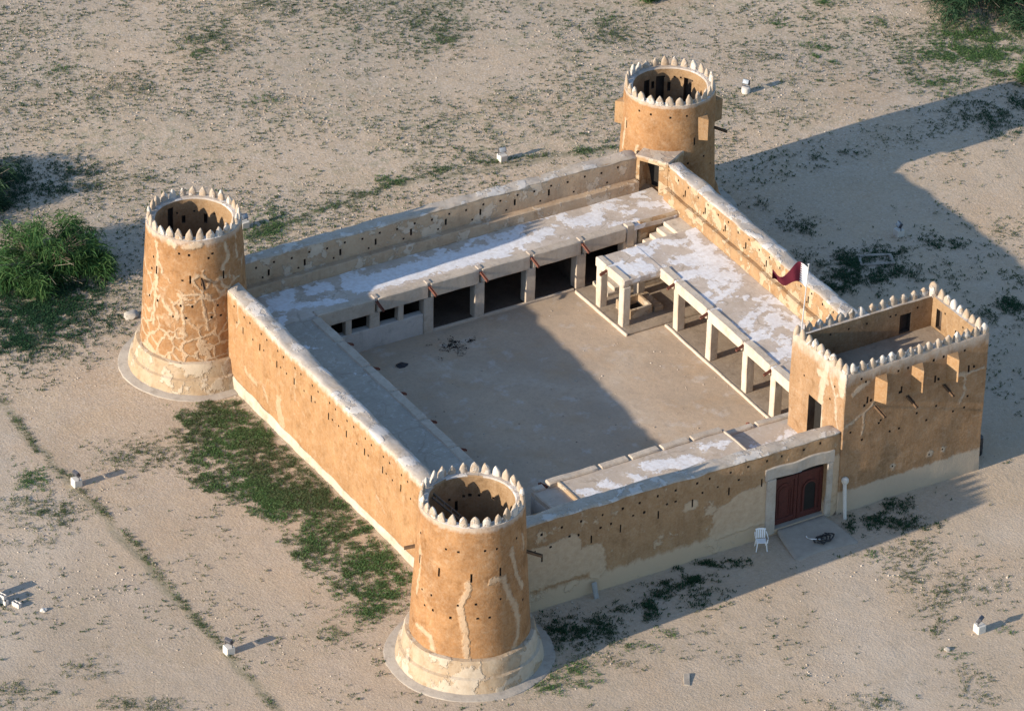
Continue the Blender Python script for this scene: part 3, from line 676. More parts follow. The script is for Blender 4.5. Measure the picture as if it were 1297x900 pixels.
piece(gB, 'partition', M_cave, 19.0, 19.3, 23.25, 25.98, .1, 2.4, step=.5, rough=.02)
# along the sunlit outer wall: dark roof
gL = gallery('narrow gallery with a dark patched roof behind the long sunlit outer wall', (2.7, 13, 0))
piece(gL, 'roof', M_roofL, .88, 4.45, 3.6, 22.77, 2.40, RZ, step=.45, edge=.05, rough=.03)
ys = [4.2, 6.9, 9.6, 12.3, 15.1, 17.6, 20.1, 22.6]
for a, b in zip(ys[:-1], ys[1:]):
    piece(gL, 'beam', M_pier, 3.95, 4.48, a+.05, b-.05, 1.99, RZ+.06, step=.4, edge=.06, rough=.03); piece(gL, 'pier', M_pier, 3.98, 4.45, a-.25, a+.25, 0, 1.985, step=.4, rough=.02)
for y in ys[1:-1]: spout(gL, (4.46, y, 2.60), (1, .05, -.42), M_spout, .5, .055)
piece(gL, 'gallery_floor', M_soil, .9, 4.4, 3.7, 22.6, -.05, .12, step=.9, rough=.02)
# behind the entrance wall: stepped flaky roof
gF = gallery('low gallery with a stepped flaky white roof behind the entrance wall', (12, 3, 0))
piece(gF, 'roof', M_roofF, 5.6, 6.86, .86, 5.1, 2.3, 2.62, step=.4, edge=.05, rough=.03)
piece(gF, 'roof', M_roofF, 6.87, 15.66, .86, 5.1, 2.3, 2.78, step=.4, edge=.05, rough=.03)
piece(gF, 'roof', M_roofF, 15.67, 20.7, .86, 5.0, 2.2, 2.50, step=.4, edge=.05, rough=.03)
piece(gF, 'end_wall', M_dado, 5.62, 6.0, .9, 5.12, 0, 2.3, step=.4, rough=.03)
piece(gF, 'roof_step', M_cream, 6.80, 6.93, .95, 4.9, 2.5, 2.83, step=.4, rough=.02); piece(gF, 'roof_step', M_pier, 15.60, 15.72, .95, 5.0, 2.3, 2.83, step=.4, rough=.02)
fe = [5.6, 6.3, 9.05, 10.65, 12.3, 13.9, 15.66]
for i, (a, b) in enumerate(zip(fe[:-1], fe[1:])): piece(gF, 'edge_beam', M_pier, a+.06, b-.06, 4.78, 5.2, 2.0, 2.72 if i == 0 else 2.88, step=.35, edge=.06, rough=.03)
for a, b in ((15.73, 17.34), (17.46, 20.6)): piece(gF, 'edge_beam', M_pier, a, b, 4.72, 5.1, 2.0, 2.6, step=.35, edge=.06, rough=.03)
for x in fe[1:-1]+[17.4]: spout(gF, (x, 5.1, 2.6 if x < 16 else 2.4), (.05, 1, -.3), M_spout, .5, .05)
for x in (6.3, 9.05, 12.3, 15.4, 17.4): piece(gF, 'pier', M_pier, x-.25, x+.25, 4.7, 5.15, 0, 2.0, step=.4, rough=.02)
# far side: roof carried on white piers, with the square porch
gR = gallery('gallery on slim white piers with a blotched roof and a square porch over the well', (22.5, 14, 0))
def sk(x, y, z): return (x+xr(y), y, z)
piece(gR, 'roof', M_roofR, 21.2, 24.76, 4.4, 21.25, 2.40, RZ, step=.45, edge=.05, rough=.03, fn=sk)
piece(gR, 'porch_roof', M_roofR, 18.80, 21.12, 18.52, 21.1, 2.44, RZ+.02, step=.4, edge=.05, rough=.025)
py_ = [17.2, 14.12, 10.85, 8.35, 5.9]
for y in py_: piece(gR, 'pier', M_pierR, 21.2, 21.66, y-.21, y+.21, .1, 2.25, step=.4, edge=.035, rough=.018, fn=sk)
be = [18.7]+[y+.12 for y in py_]
for a, b in zip(be[:-1], be[1:]): piece(gR, 'beam', M_pierR, 21.13, 21.62, b+.07, a-.07, 2.25, RZ+.07, step=.4, edge=.05, rough=.025, fn=sk)
for y in be[1:-1]: spout(gR, (21.16+xr(y), y, 2.58), (-1, 0, -.38), M_spout, .42, .055)
for x, y in ((18.84, 18.54), (18.84, 20.62), (21.0, 20.62)): piece(gR, 'porch_pier', M_pierR, x, x+.42, y, y+.42, .1, 2.3, step=.4, edge=.035, rough=.018)
piece(gR, 'porch_beam', M_pierR, 18.78, 19.2, 18.56, 19.95, 2.3, RZ+.07, step=.4, edge=.05, rough=.02); piece(gR, 'porch_beam', M_pierR, 18.78, 19.2, 20.1, 21.08, 2.3, RZ+.07, step=.4, edge=.05, rough=.02)
piece(gR, 'porch_beam', M_pier, 19.21, 21.2, 18.54, 18.94, 2.34, RZ-.01, step=.4, edge=.05, rough=.02)
spout(gR, (18.8, 20.02, 2.56), (-1, 0, -.38), M_spout, .42, .055)
piece(gR, 'floor_platform', M_soil, 18.69, 24.9, 17.9, 22.7, -.1, .15, step=.5, edge=.04, rough=.02)
piece(gR, 'floor_platform', M_soil, 21.16, 24.9, 4.5, 17.89, -.1, .11, step=.5, edge=.04, rough=.02, fn=sk)
piece(gR, 'floor_kerb', M_pierR, 18.62, 18.74, 17.86, 22.6, -.1, .17, step=.5, rough=.015); piece(gR, 'floor_kerb', M_pierR, 21.02, 21.15, 4.6, 17.84, -.1, .13, step=.5, rough=.015, fn=sk)
# stairs and well
st = thing('stone_staircase', 'flight of pale steps rising to the roof between the two galleries', 'stairs', (22, 21.95, 0))
m = MB()
for i in range(11): m.block(19.7+.4*i, 24.8, 21.32, 22.70, .12+.225*i, .12+.225*(i+1), .5, .03, .012)
m.build('steps', M_pierR, st)
we = thing('stone_well', 'square stone well with a raised kerb under the square porch', 'well', (20.2, 19.6, 0.15))
m = MB(); a, b, c, d, k = 19.55, 20.85, 19.0, 20.3, .16
m.block(a, b, c, c+k, .1, .62, .4, .03, .012); m.block(a, b, d-k, d, .1, .62, .4, .03, .012); m.block(a, a+k, c+k, d-k, .1, .618, .4, .03, .012); m.block(b-k, b, c+k, d-k, .1, .618, .4, .03, .012)
m.build('well_kerb', M_cream, we)
MB().block(a+k-.01, b-k+.01, c+k-.01, d-k+.01, .1, .17, .5, .01, 0).build('well_mouth', M_dark, we)  # near-black slab paints the shade down the well
MB().block(20.95, 21.45, 18.95, 20.5, .15, .42, .4, .03, .012).build('drawing_step', M_cream, we)

# ------------------------------------------------------------------ ground
def ground_mat():
    n = N('desert_ground', 0.97, 0.05)
    big = n.noise(0.045, 4, 0.6); mid = n.noise(0.35, 6, 0.65); fin = n.noise(5, 6, 0.75); vf = n.noise(22, 4, 0.7)
    col = n.mix(n.rng(big, 0.42, 0.58), (0.51, 0.388, 0.268), (0.43, 0.338, 0.243))
    col = n.mix(n.rng(mid, 0.40, 0.68, 0, .75), col, (0.50, 0.405, 0.31))
    col = n.mix(n.rng(n.noise(0.16, 5, .6, n.vm('ADD', n.P, (31, 7, 0))), 0.52, 0.68, 0, .6), col, (0.47, 0.34, 0.225))
    col = n.mix(n.rng(n.noise(4, 8, .85), 0.48, 0.72, 0, .55), col, (0.29, 0.24, 0.18))
    col = n.mix(n.rng(n.noise(9, 7, .85, n.vm('ADD', n.P, (5, 8, 3))), 0.54, 0.70, 0, .6), col, (0.60, 0.53, 0.45))
    # thin dry growth beyond the fort, thicker away from the walls
    far = n.rng(n.y, 27, 37)
    thin = n.math('MULTIPLY', n.rng(n.noise(1.3, 8, .82), .5, .62), n.rng(n.noise(.12, 4, .6), .40, .62))
    thin = n.math('MULTIPLY', thin, n.math('MULTIPLY_ADD' if False else 'ADD', n.math('MULTIPLY', far, .80), .16))
    col = n.mix(thin, col, (0.20, 0.205, 0.12))
    P2 = wob(n, n.comb(n.x, n.y), 1.2, .35)
    tr = n.strokes(P2, [(-9.9, 40, -10.4, 20, .10), (-10.4, 20, -10.5, -12, .10), (2, 34.5, 16, 36.3, .12), (16, 36.3, 30, 33.8, .12)])
    col = n.mix(n.rng(tr, .28, -.05, 0, .75), col, (0.24, 0.215, 0.14))
    wn = n.strokes(P2, [(16.6, -3.2, 14.0, -9.0, .9), (14, -9, 11, -18, 1.6), (17.5, -4, 30, -6, .7), (-20, 9, -13, 16, 1.4), (-13, 16, -12, 30, 1.2)])
    wn = n.math('MULTIPLY', n.rng(wn, 1.3, -.6), n.rng(n.noise(.8, 5, .7), .35, .65, .3, .9))
    col = n.mix(n.math('MULTIPLY', wn, .6), col, (0.53, 0.455, 0.37))
    vo = n.t.nodes.new('ShaderNodeTexVoronoi'); vo.inputs['Scale'].default_value = 11; n.t.links.new(n.P, vo.inputs['Vector'])
    sx = n.t.nodes.new('ShaderNodeSeparateColor'); n.t.links.new(vo.outputs['Color'], sx.inputs[0])
    gr = n.rng(n.math('ADD', n.y, n.math('MULTIPLY', n.noise(.15, 3), 14)), 22, 38, .35, 1.0)
    col = n.mix(n.math('MULTIPLY', gr, n.rng(sx.outputs[0], .70, .95, 0, .42)), col, (0.28, 0.225, 0.16))
    col = n.mix(n.math('MULTIPLY', gr, n.rng(sx.outputs[1], .78, .95, 0, .40)), col, (0.60, 0.53, 0.45))
    # pebbly pale patches
    pp = n.rng(n.noise(.10, 4, .6, n.vm('ADD', n.P, (3, 50, 0))), .52, .66)
    sp = n.rng(n.voro(7, 'F1'), .22, .12)
    col = n.mix(n.math('MULTIPLY', n.math('MULTIPLY', pp, sp), .55), col, (0.60, 0.56, 0.52))
    b = n.bump(n.noise(.5, 5, .55), .35, .22); b = n.bump(n.voro(9, 'F1'), .35, .03, b); b = n.bump(n.noise(20, 6, .8), .6, .03, b)
    return n.done(col, b)
m = MB(); R = 900.0
xs = [-R, -300, -90]+[-60+2.5*i for i in range(61)]+[120, 300, R]; ys_ = [-R, -300, -90]+[-60+2.5*i for i in range(69)]+[140, 320, R]
V = []; F = []
def gz_(x, y):
    d = max(max(-4-x, x-31), max(-5-y, y-31), 0.0)
    k = min(1, d/10)*(1 if abs(x) < 130 and abs(y) < 150 else 0)
    return k*(mn.noise(Vector((x*.09, y*.09, 2)))*.22+mn.noise(Vector((x*.3, y*.3, 5)))*.05)
for y in ys_:
    for x in xs: V.append((x, y, gz_(x, y)))
nx = len(xs)
for j in range(len(ys_)-1):
    for i in range(nx-1): F.append((j*nx+i, j*nx+i+1, (j+1)*nx+i+1, (j+1)*nx+i))
m.add(V, F); props(m.build('ground', ground_mat()), None, None, None, 'structure')
def yard_mat():
    n = N('yard_sand', .97, .05)
    col = n.mix(n.rng(n.noise(.25, 5, .6), .38, .64), (0.51, 0.385, 0.27), (0.42, 0.325, 0.235))
    col = n.mix(n.rng(n.noise(.5, 5, .6, n.vm('ADD', n.P, (9, 4, 0))), .52, .68, 0, .55), col, (0.46, 0.315, 0.19))
    col = n.mix(n.rng(n.noise(.9, 5, .65, n.vm('ADD', n.P, (2, 14, 0))), .56, .68, 0, .55), col, (0.57, 0.51, 0.45))
    col = n.mix(n.rng(n.noise(9, 5, .7), .45, .75, 0, .35), col, (0.29, 0.23, 0.175))
    P2 = wob(n, n.comb(n.x, n.y), 1.0, .5)
    wp = n.strokes(P2, [(16.5, 6, 15, 14, .5), (15, 14, 20, 18, .4), (15, 14, 9, 20, .4), (16.5, 8, 8, 8, .3)])
    col = n.mix(n.math('MULTIPLY', n.rng(wp, .8, -.4), n.rng(n.noise(1.4, 6, .75), .35, .65, .1, .6)), col, (0.55, 0.455, 0.35))
    col = n.mix(n.rng(n.noise(3.2, 8, .85, n.vm('ADD', n.P, (8, 1, 4))), .50, .68, 0, .5), col, (0.31, 0.245, 0.18))
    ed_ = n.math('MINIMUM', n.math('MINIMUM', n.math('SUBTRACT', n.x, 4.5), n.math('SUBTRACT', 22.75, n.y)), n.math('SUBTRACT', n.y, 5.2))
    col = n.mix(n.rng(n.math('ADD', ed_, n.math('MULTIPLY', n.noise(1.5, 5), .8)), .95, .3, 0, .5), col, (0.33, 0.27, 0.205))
    b = n.bump(n.noise(1.2, 5), .35, .1); return n.done(col, n.bump(n.noise(12, 4, .7), .4, .02, b))
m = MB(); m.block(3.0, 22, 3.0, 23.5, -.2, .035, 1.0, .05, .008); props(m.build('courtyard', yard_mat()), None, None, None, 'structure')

# ------------------------------------------------------------------ plants, pebbles
vr = np.array((.8596, -.5106)); vf_ = np.array((.5106, .8596))
def leaf_mat(name, c, c2, trans=.25):
    n = N(name, .7, .15)
    col = n.mix(n.isl, c, c2); n.put(n.b.inputs['Base Color'], col)
    tr = n.t.nodes.new('ShaderNodeBsdfTranslucent'); n.put(tr.inputs[0], col)
    mx = n.t.nodes.new('ShaderNodeMixShader'); mx.inputs[0].default_value = trans
    n.t.links.new(n.b.outputs[0], mx.inputs[1]); n.t.links.new(tr.outputs[0], mx.inputs[2]); n.t.links.new(mx.outputs[0], n.out.inputs[0])
    return n.m
def raw_mesh(name, V, tris):
    me = bpy.data.meshes.new(name); nv, nt = len(V), len(tris)
    me.vertices.add(nv); me.vertices.foreach_set('co', np.asarray(V, np.float32).ravel())
    me.loops.add(nt*3); me.loops.foreach_set('vertex_index', np.asarray(tris, np.int32).ravel())
    me.polygons.add(nt); me.polygons.foreach_set('loop_start', np.arange(0, nt*3, 3, dtype=np.int32))
    me.update(calc_edges=True); me.validate(); return me
def leaves(base, out, L, w, rise):
    """one bent two-triangle blade for each base point"""
    n = len(base); a = rng.uniform(0, 2*PI, n); d = np.stack([np.cos(a), np.sin(a), np.zeros(n)], 1); s_ = np.stack([-np.sin(a), np.cos(a), np.zeros(n)], 1)
    b = base+d*out[:, None]; mid = b+d*(L*.5)[:, None]; mid[:, 2] += L*rise; tip = b+d*L[:, None]; tip[:, 2] += L*rise*rng.uniform(.6, 1.5, n)
    W2 = (w/2)[:, None]
    V = np.stack([b, mid-s_*W2, mid+s_*W2, tip], 1).reshape(-1, 3)
    k = np.arange(n)*4; T = np.concatenate([np.stack([k, k+1, k+2], 1), np.stack([k+1, k+3, k+2], 1)])
    return V, T
def tufts(name, P, size, per, mat, label=None, spread=1.0, rise=.6, wide=.4):
    P = np.asarray(P); n = len(P); sz = rng.uniform(.5, 1.4, n)*size
    base = np.repeat(P, per, 0); s2 = np.repeat(sz, per)
    j = rng.normal(0, 1, (len(base), 2))*(s2*.55*spread)[:, None]; base[:, :2] += j
    V, T = leaves(base, np.zeros(len(base)), s2*rng.uniform(.5, 1.2, len(base)), s2*rng.uniform(.5, 1.2, len(base))*wide, rise)
    o = link(name, raw_mesh(name, V, T), mat); return props(o, label, None, None, 'stuff')
def ok(x, y):
    if -.2 < x < 26.9 and -.08 < y < 27: return 15 < 0
    for cx, cy, r in ((FX, FY, 3.75), (LX, LY, 3.75), (BX, BY, 3.4)):
        if (x-cx)**2+(y-cy)**2 < r*r: return False
    if 15.0 < x < 18.5 and -2.4 < y < .3: return False
    return True
VEG=[(-4.8,33.5,3.04,3.32,30,2),(-7.0,31.8,1.50,1.91,20,2),(-4.8,35.6,1.91,1.52,20,2),(-2.5,34.2,1.53,0.91,16,2),(-0.8,45.5,1.19,2.30,30,2),(2.8,45.4,2.40,0.83,10,2),(0.7,44.2,1.98,1.14,10,2),(-11.8,20.2,0.79,1.20,26,0),(-12.4,17.3,1.60,1.44,16,1),(-13.8,15.3,0.88,0.77,8,1),(-6.1,19.6,1.63,1.50,14,1),(-7.5,20.0,1.08,0.81,8,1),(-5.4,2.8,1.17,0.85,12,0),(-3.5,3.5,1.38,0.86,14,0),(-19.4,5.2,1.51,1.05,10,1),(-15.3,2.1,1.84,0.58,14,1),(-16.2,5.7,1.35,1.19,5,1),(-13.3,18.7,1.07,0.92,8,1),(-2.4,30.9,1.14,1.04,2,2),(-4.1,27.6,0.45,0.36,8,2),(1.9,-4.7,1.22,1.19,20,0),(0.3,-5.1,1.01,0.82,14,0),(4.1,-5.2,1.02,0.59,6,1),(4.1,-2.5,1.45,1.34,22,2),(2.5,-2.0,0.69,1.33,20,2),(6.2,-1.9,0.87,0.74,8,2),(7.4,-2.2,0.35,0.86,60,2),(8.4,-1.5,0.35,0.37,50,2),(9.5,-2.0,1.57,1.00,12,2),(7.0,-4.3,0.48,0.42,30,0),(5.4,-4.5,1.03,0.48,10,0),(10.3,-1.3,0.49,0.31,50,2),(12.1,-0.8,1.06,0.32,45,2),(10.2,-0.3,0.28,0.25,50,2),(9.1,-0.9,0.28,0.25,40,2),(8.4,-4.9,0.69,0.49,5,1),(21.6,-0.6,0.79,0.53,28,2),(20.1,-1.3,1.43,0.92,14,2),(21.2,-2.1,1.07,0.52,14,2),(18.5,-1.3,0.36,0.65,20,2),(22.3,-2.9,0.21,0.26,50,2),(18.5,-3.7,0.42,0.51,40,0),(20.1,-4.3,1.77,1.68,7,1),(18.6,-5.9,0.88,1.26,8,1),(19.7,-7.3,0.98,0.88,10,1),(18.1,-8.5,0.87,1.12,8,1),(21.1,-7.7,1.76,1.90,4,1),(17.5,-9.9,0.76,0.49,8,1),(17.0,-11.6,1.03,0.48,8,0),(16.6,-13.5,1.19,1.19,5,1),(16.4,-14.7,0.85,0.82,6,1),(11.9,-12.9,1.35,0.70,8,1),(20.2,-11.3,0.55,0.49,14,0),(10.4,-12.4,0.61,0.46,8,1),(15.4,54.8,2.10,2.38,10,1),(14.2,53.9,1.26,1.27,10,0),(20.4,56.5,2.56,1.12,12,1),(9.6,56.9,0.92,0.54,6,1),(7.3,52.1,3.70,3.53,3,1),(7.1,55.4,1.04,0.62,14,0),(9.3,51.5,1.65,1.58,5,1),(14.9,47.2,0.66,0.61,14,0),(26.5,49.2,1.44,2.02,12,1),(27.1,51.5,2.13,2.06,8,1),(26.0,48.8,0.76,1.10,12,0),(21.5,47.1,1.67,0.71,7,1),(24.0,54.3,2.13,1.88,5,1),(25.6,41.1,1.24,0.87,6,1),(21.9,36.3,1.01,1.17,6,1),(34.7,44.8,1.53,1.47,12,1),(35.3,46.5,0.68,0.93,10,0),(26.0,37.0,1.63,0.68,5,1),(26.5,34.6,0.81,0.42,18,0),(8.4,35.4,1.10,2.07,22,0),(10.2,37.6,1.19,0.97,6,1),(16.2,36.8,0.96,0.49,24,0),(14.4,36.2,1.03,0.57,14,1),(12.5,35.9,1.58,0.64,8,1),(18.8,36.6,1.61,0.58,10,1),(21.0,36.4,1.21,0.58,8,1),(19.0,39.4,1.22,0.67,5,1),(5.4,43.0,0.88,0.57,12,1),(3.0,43.4,1.59,1.15,8,1),(0.9,47.4,0.88,0.50,18,1),(43.2,41.9,0.68,0.75,14,0),(46.7,42.6,0.43,0.47,30,0),(43.3,38.6,0.85,0.92,10,0),(42.7,37.6,0.34,0.54,34,0),(43.9,38.0,0.59,0.46,14,0),(43.2,36.5,0.42,0.27,16,0),(40.2,39.2,2.11,1.82,5,1),(47.7,38.2,1.71,1.30,4,1),(48.3,39.2,0.60,0.56,12,0),(49.4,34.7,2.54,1.65,22,0),(50.4,33.7,2.12,0.91,50,0),(52.1,33.5,1.19,0.92,50,0),(52.3,35.2,2.14,1.11,30,0),(50.7,36.6,1.28,1.30,16,0),(48.0,32.1,2.52,1.08,9,0),(50.4,31.4,0.84,0.63,32,0),(51.5,35.6,2.13,0.93,12,0),(46.4,32.0,1.67,0.89,10,0),(46.7,30.6,0.83,0.71,18,0),(46.6,33.7,1.05,1.08,8,1),(49.3,28.2,0.62,1.06,16,2),(46.7,28.1,2.07,1.58,9,2),(46.8,26.1,1.24,1.21,12,2),(48.4,36.3,0.85,1.29,7,1),(32.3,18.7,2.35,0.94,22,2),(34.6,18.5,1.10,0.55,28,2),(37.4,18.1,1.58,0.56,16,2),(31.8,17.2,1.95,1.24,20,2),(30.4,17.2,0.78,1.08,26,2),(34.1,16.4,1.17,0.78,8,2),(38.0,28.0,0.81,0.34,10,2),(36.4,27.9,0.41,0.67,12,2),(36.7,11.5,0.70,0.76,34,2),(35.1,11.1,0.77,0.60,8,2),(36.0,9.8,0.46,0.60,14,2),(38.6,13.5,0.55,0.78,8,1),(40.9,17.6,1.19,1.61,6,1),(31.9,23.0,1.19,1.12,8,2),(31.3,25.6,0.80,0.81,4,2),(35.6,15.2,1.56,1.55,3,2),(37.8,32.5,1.65,1.21,5,1),(36.1,34.4,1.03,1.22,8,1),(39.7,35.4,1.25,1.24,3,1),(10.9,21.0,0.75,0.73,9,3),(12.0,21.1,0.19,0.22,16,3),]
LAWN = [(-2.8, 22.5), (-0.4, 21.9), (-0.7, 17.8), (-0.4, 14.1), (-0.2, 11.1), (-0.2, 8.1), (-0.5, 5.1), (-1.7, 3.2), (-3.5, 3.5), (-4.0, 5.4), (-4.4, 6.8), (-3.9, 9.8), (-4.0, 12.8), (-5.0, 14.7), (-5.3, 17.2), (-4.5, 19.9)]
L1 = [(-9.9, 27.4), (-10.2, 24.2), (-10.6, 21.1), (-10.2, 19.8), (-10.2, 17.8), (-10.1, 14.8), (-10.1, 12.1), (-10.2, 9.5), (-10.4, 6.6), (-10.2, 4.4), (-10.4, 2.2), (-10.6, -0.7)]
L2 = [(8.0, 35.2), (11.5, 35.7), (15.9, 36.3), (19.1, 36.4), (22.5, 35.7), (25.0, 35.1), (29.0, 33.9)]
def inpoly(x, y, p):
    c = False
    for i in range(len(p)):
        (x1, y1), (x2, y2) = p[i], p[i-1]
        if (y1 > y) != (y2 > y) and x < (x2-x1)*(y-y1)/(y2-y1)+x1: c = not c
    return c
PT = {0: [], 1: [], 2: [], 3: []}
for cx, cy, rx, ry, d, k in VEG:
    n = int(d*PI*rx*ry*5.0); g = rng.normal(0, .55, (n, 2))
    for a, b in g:
        q = np.array((cx, cy))+vr*a*rx+vf_*b*ry; x, y = float(q[0]), float(q[1])
        if k != 3 and not ok(x, y): continue
        if mn.noise(Vector((x*1.1, y*1.1, 3)))+.6*mn.noise(Vector((x*3.3, y*3.3, 1)))+rng.uniform(-.5, .5) > -.10:
            PT[k].append((x, y, .04 if k == 3 else gz_(x, y)))
for i in range(100000):
    x, y = rng.uniform(-6.5, .0), rng.uniform(2, 23.5)
    if not inpoly(x+.7*mn.noise(Vector((x*1.3, y*1.3, 0)))+rng.normal(0, .25), y+.8*mn.noise(Vector((x, y, 9)))+rng.normal(0, .25), LAWN) or not ok(x, y) or x > -.28+.2*mn.noise(Vector((y, 3, 3))): continue
    dn = .9*mn.noise(Vector((x*.5, y*.5, 4)))+.8*mn.noise(Vector((x*2.2, y*2.2, 8)))+.9*mn.noise(Vector((x*5.5, y*5.5, 18)))+rng.uniform(-.5, .5)
    pk = (dn+(.44 if (y > 9 and x > -3.6) else .16))/1.4
    if rng.random() < pk:
        PT[0 if mn.noise(Vector((x*.4, y*.4, 20)))+.5*mn.noise(Vector((x*1.7, y*1.7, 21)))+(.22 if y < 12 else -.12)+rng.uniform(-.4, .4) > -.02 else 1].append((x, y, 0))
for L in (L1, L2):
    for (xa, ya), (xb, yb) in zip(L[:-1], L[1:]):
        for i in range(int(math.hypot(xb-xa, yb-ya)*60)):
            q = rng.random(); x, y = lerp(xa, xb, q)+rng.normal(0, .13), lerp(ya, yb, q)+rng.normal(0, .13)
            if mn.noise(Vector((x*.7, y*.7, 6)))+rng.uniform(-.5, .5) > (.12 if L is L1 else .05) and ok(x, y): PT[1 if rng.random() < (.85 if L is L1 else .6) else 0].append((x, y, gz_(x, y)))
FINE = []
for i in range(230000):      # thin scatter over the whole desert floor
    x, y = rng.uniform(-32, 62), rng.uniform(-24, 72)
    w = (.20 if y > 27 else -.14 if x < 0 else -.22)
    v = mn.noise(Vector((x*.14, y*.14, 12)))*.8+mn.noise(Vector((x*.9, y*.9, 13)))*.7+rng.uniform(-.45, .45)+w
    if v > (.24 if y > 27 else .36) and ok(x, y):
        if v > .85 and rng.random() < .35: PT[1 if rng.random() < .6 else 0].append((x, y, gz_(x, y)))
        else: FINE.append((x, y, gz_(x, y)))
print('tufts', {k: len(v) for k, v in PT.items()})
tufts('bright_grass', PT[0], .088, 6, leaf_mat('grass_bright', (0.045, 0.115, 0.036), (0.135, 0.195, 0.070)))
print('fine', len(FINE)); tufts('sparse_weeds', FINE, .075, 6, leaf_mat('weed_grey', (0.036, 0.082, 0.034), (0.100, 0.130, 0.058)), spread=.55, rise=.75, wide=.55)
tufts('dry_grass', PT[1], .085, 6, leaf_mat('grass_olive', (0.048, 0.095, 0.036), (0.130, 0.145, 0.066)))
tufts('dark_ground_cover', PT[2], .11, 7, leaf_mat('herb_dark', (0.014, 0.050, 0.024), (0.038, 0.082, 0.034)))
tufts('dark_litter', PT[3], .10, 6, simple('dark_litter', (0.02, 0.02, 0.018)), rise=.25)
def stones(name, P, size, mat):
    P = np.asarray(P, float); n = len(P); s_ = size*np.minimum(np.exp(rng.normal(0, .45, n)), 2.3); a = rng.uniform(0, 2*PI, n)
    o8 = np.array([(1, 0, 0), (.3, .9, 0), (-.8, .5, 0), (-.8, -.5, 0), (.3, -.9, 0), (.1, 0, .75), (0, 0, -.3)])
    V = o8[None]*rng.uniform(.7, 1.3, (n, 7, 3))*s_[:, None, None]
    c, s2 = np.cos(a)[:, None], np.sin(a)[:, None]; X = V[..., 0]*c-V[..., 1]*s2; Y = V[..., 0]*s2+V[..., 1]*c
    V = np.stack([X, Y, V[..., 2]], -1)+P[:, None, :]; t = []
    for i in range(5): t += [(i, (i+1) % 5, 5), ((i+1) % 5, i, 6)]
    T = (np.array(t)[None]+(np.arange(n)*7)[:, None, None]).reshape(-1, 3)
    return props(link(name, raw_mesh(name, V.reshape(-1, 3), T), mat), None, None, None, 'stuff')
def stone_mat():
    n = N('pebble', .95, .1); return n.done(n.mix(n.isl, (0.30, 0.24, 0.175), (0.56, 0.485, 0.40)))
PS = []
for i in range(120000):
    x, y = rng.uniform(-32, 62), rng.uniform(-24, 72)
    if mn.noise(Vector((x*.12, y*.12, 30)))+mn.noise(Vector((x*.6, y*.6, 31)))*.5+rng.uniform(-.4, .4)+(.12 if y > 27 else -.30) >.08 and ok(x, y): PS.append((x, y, gz_(x, y)))
for i in range(260): PS.append((rng.uniform(4.6, 20.5), rng.uniform(5.4, 22.5), .035))
stones('pebbles', PS, .030, stone_mat())
print('pebbles', len(PS))
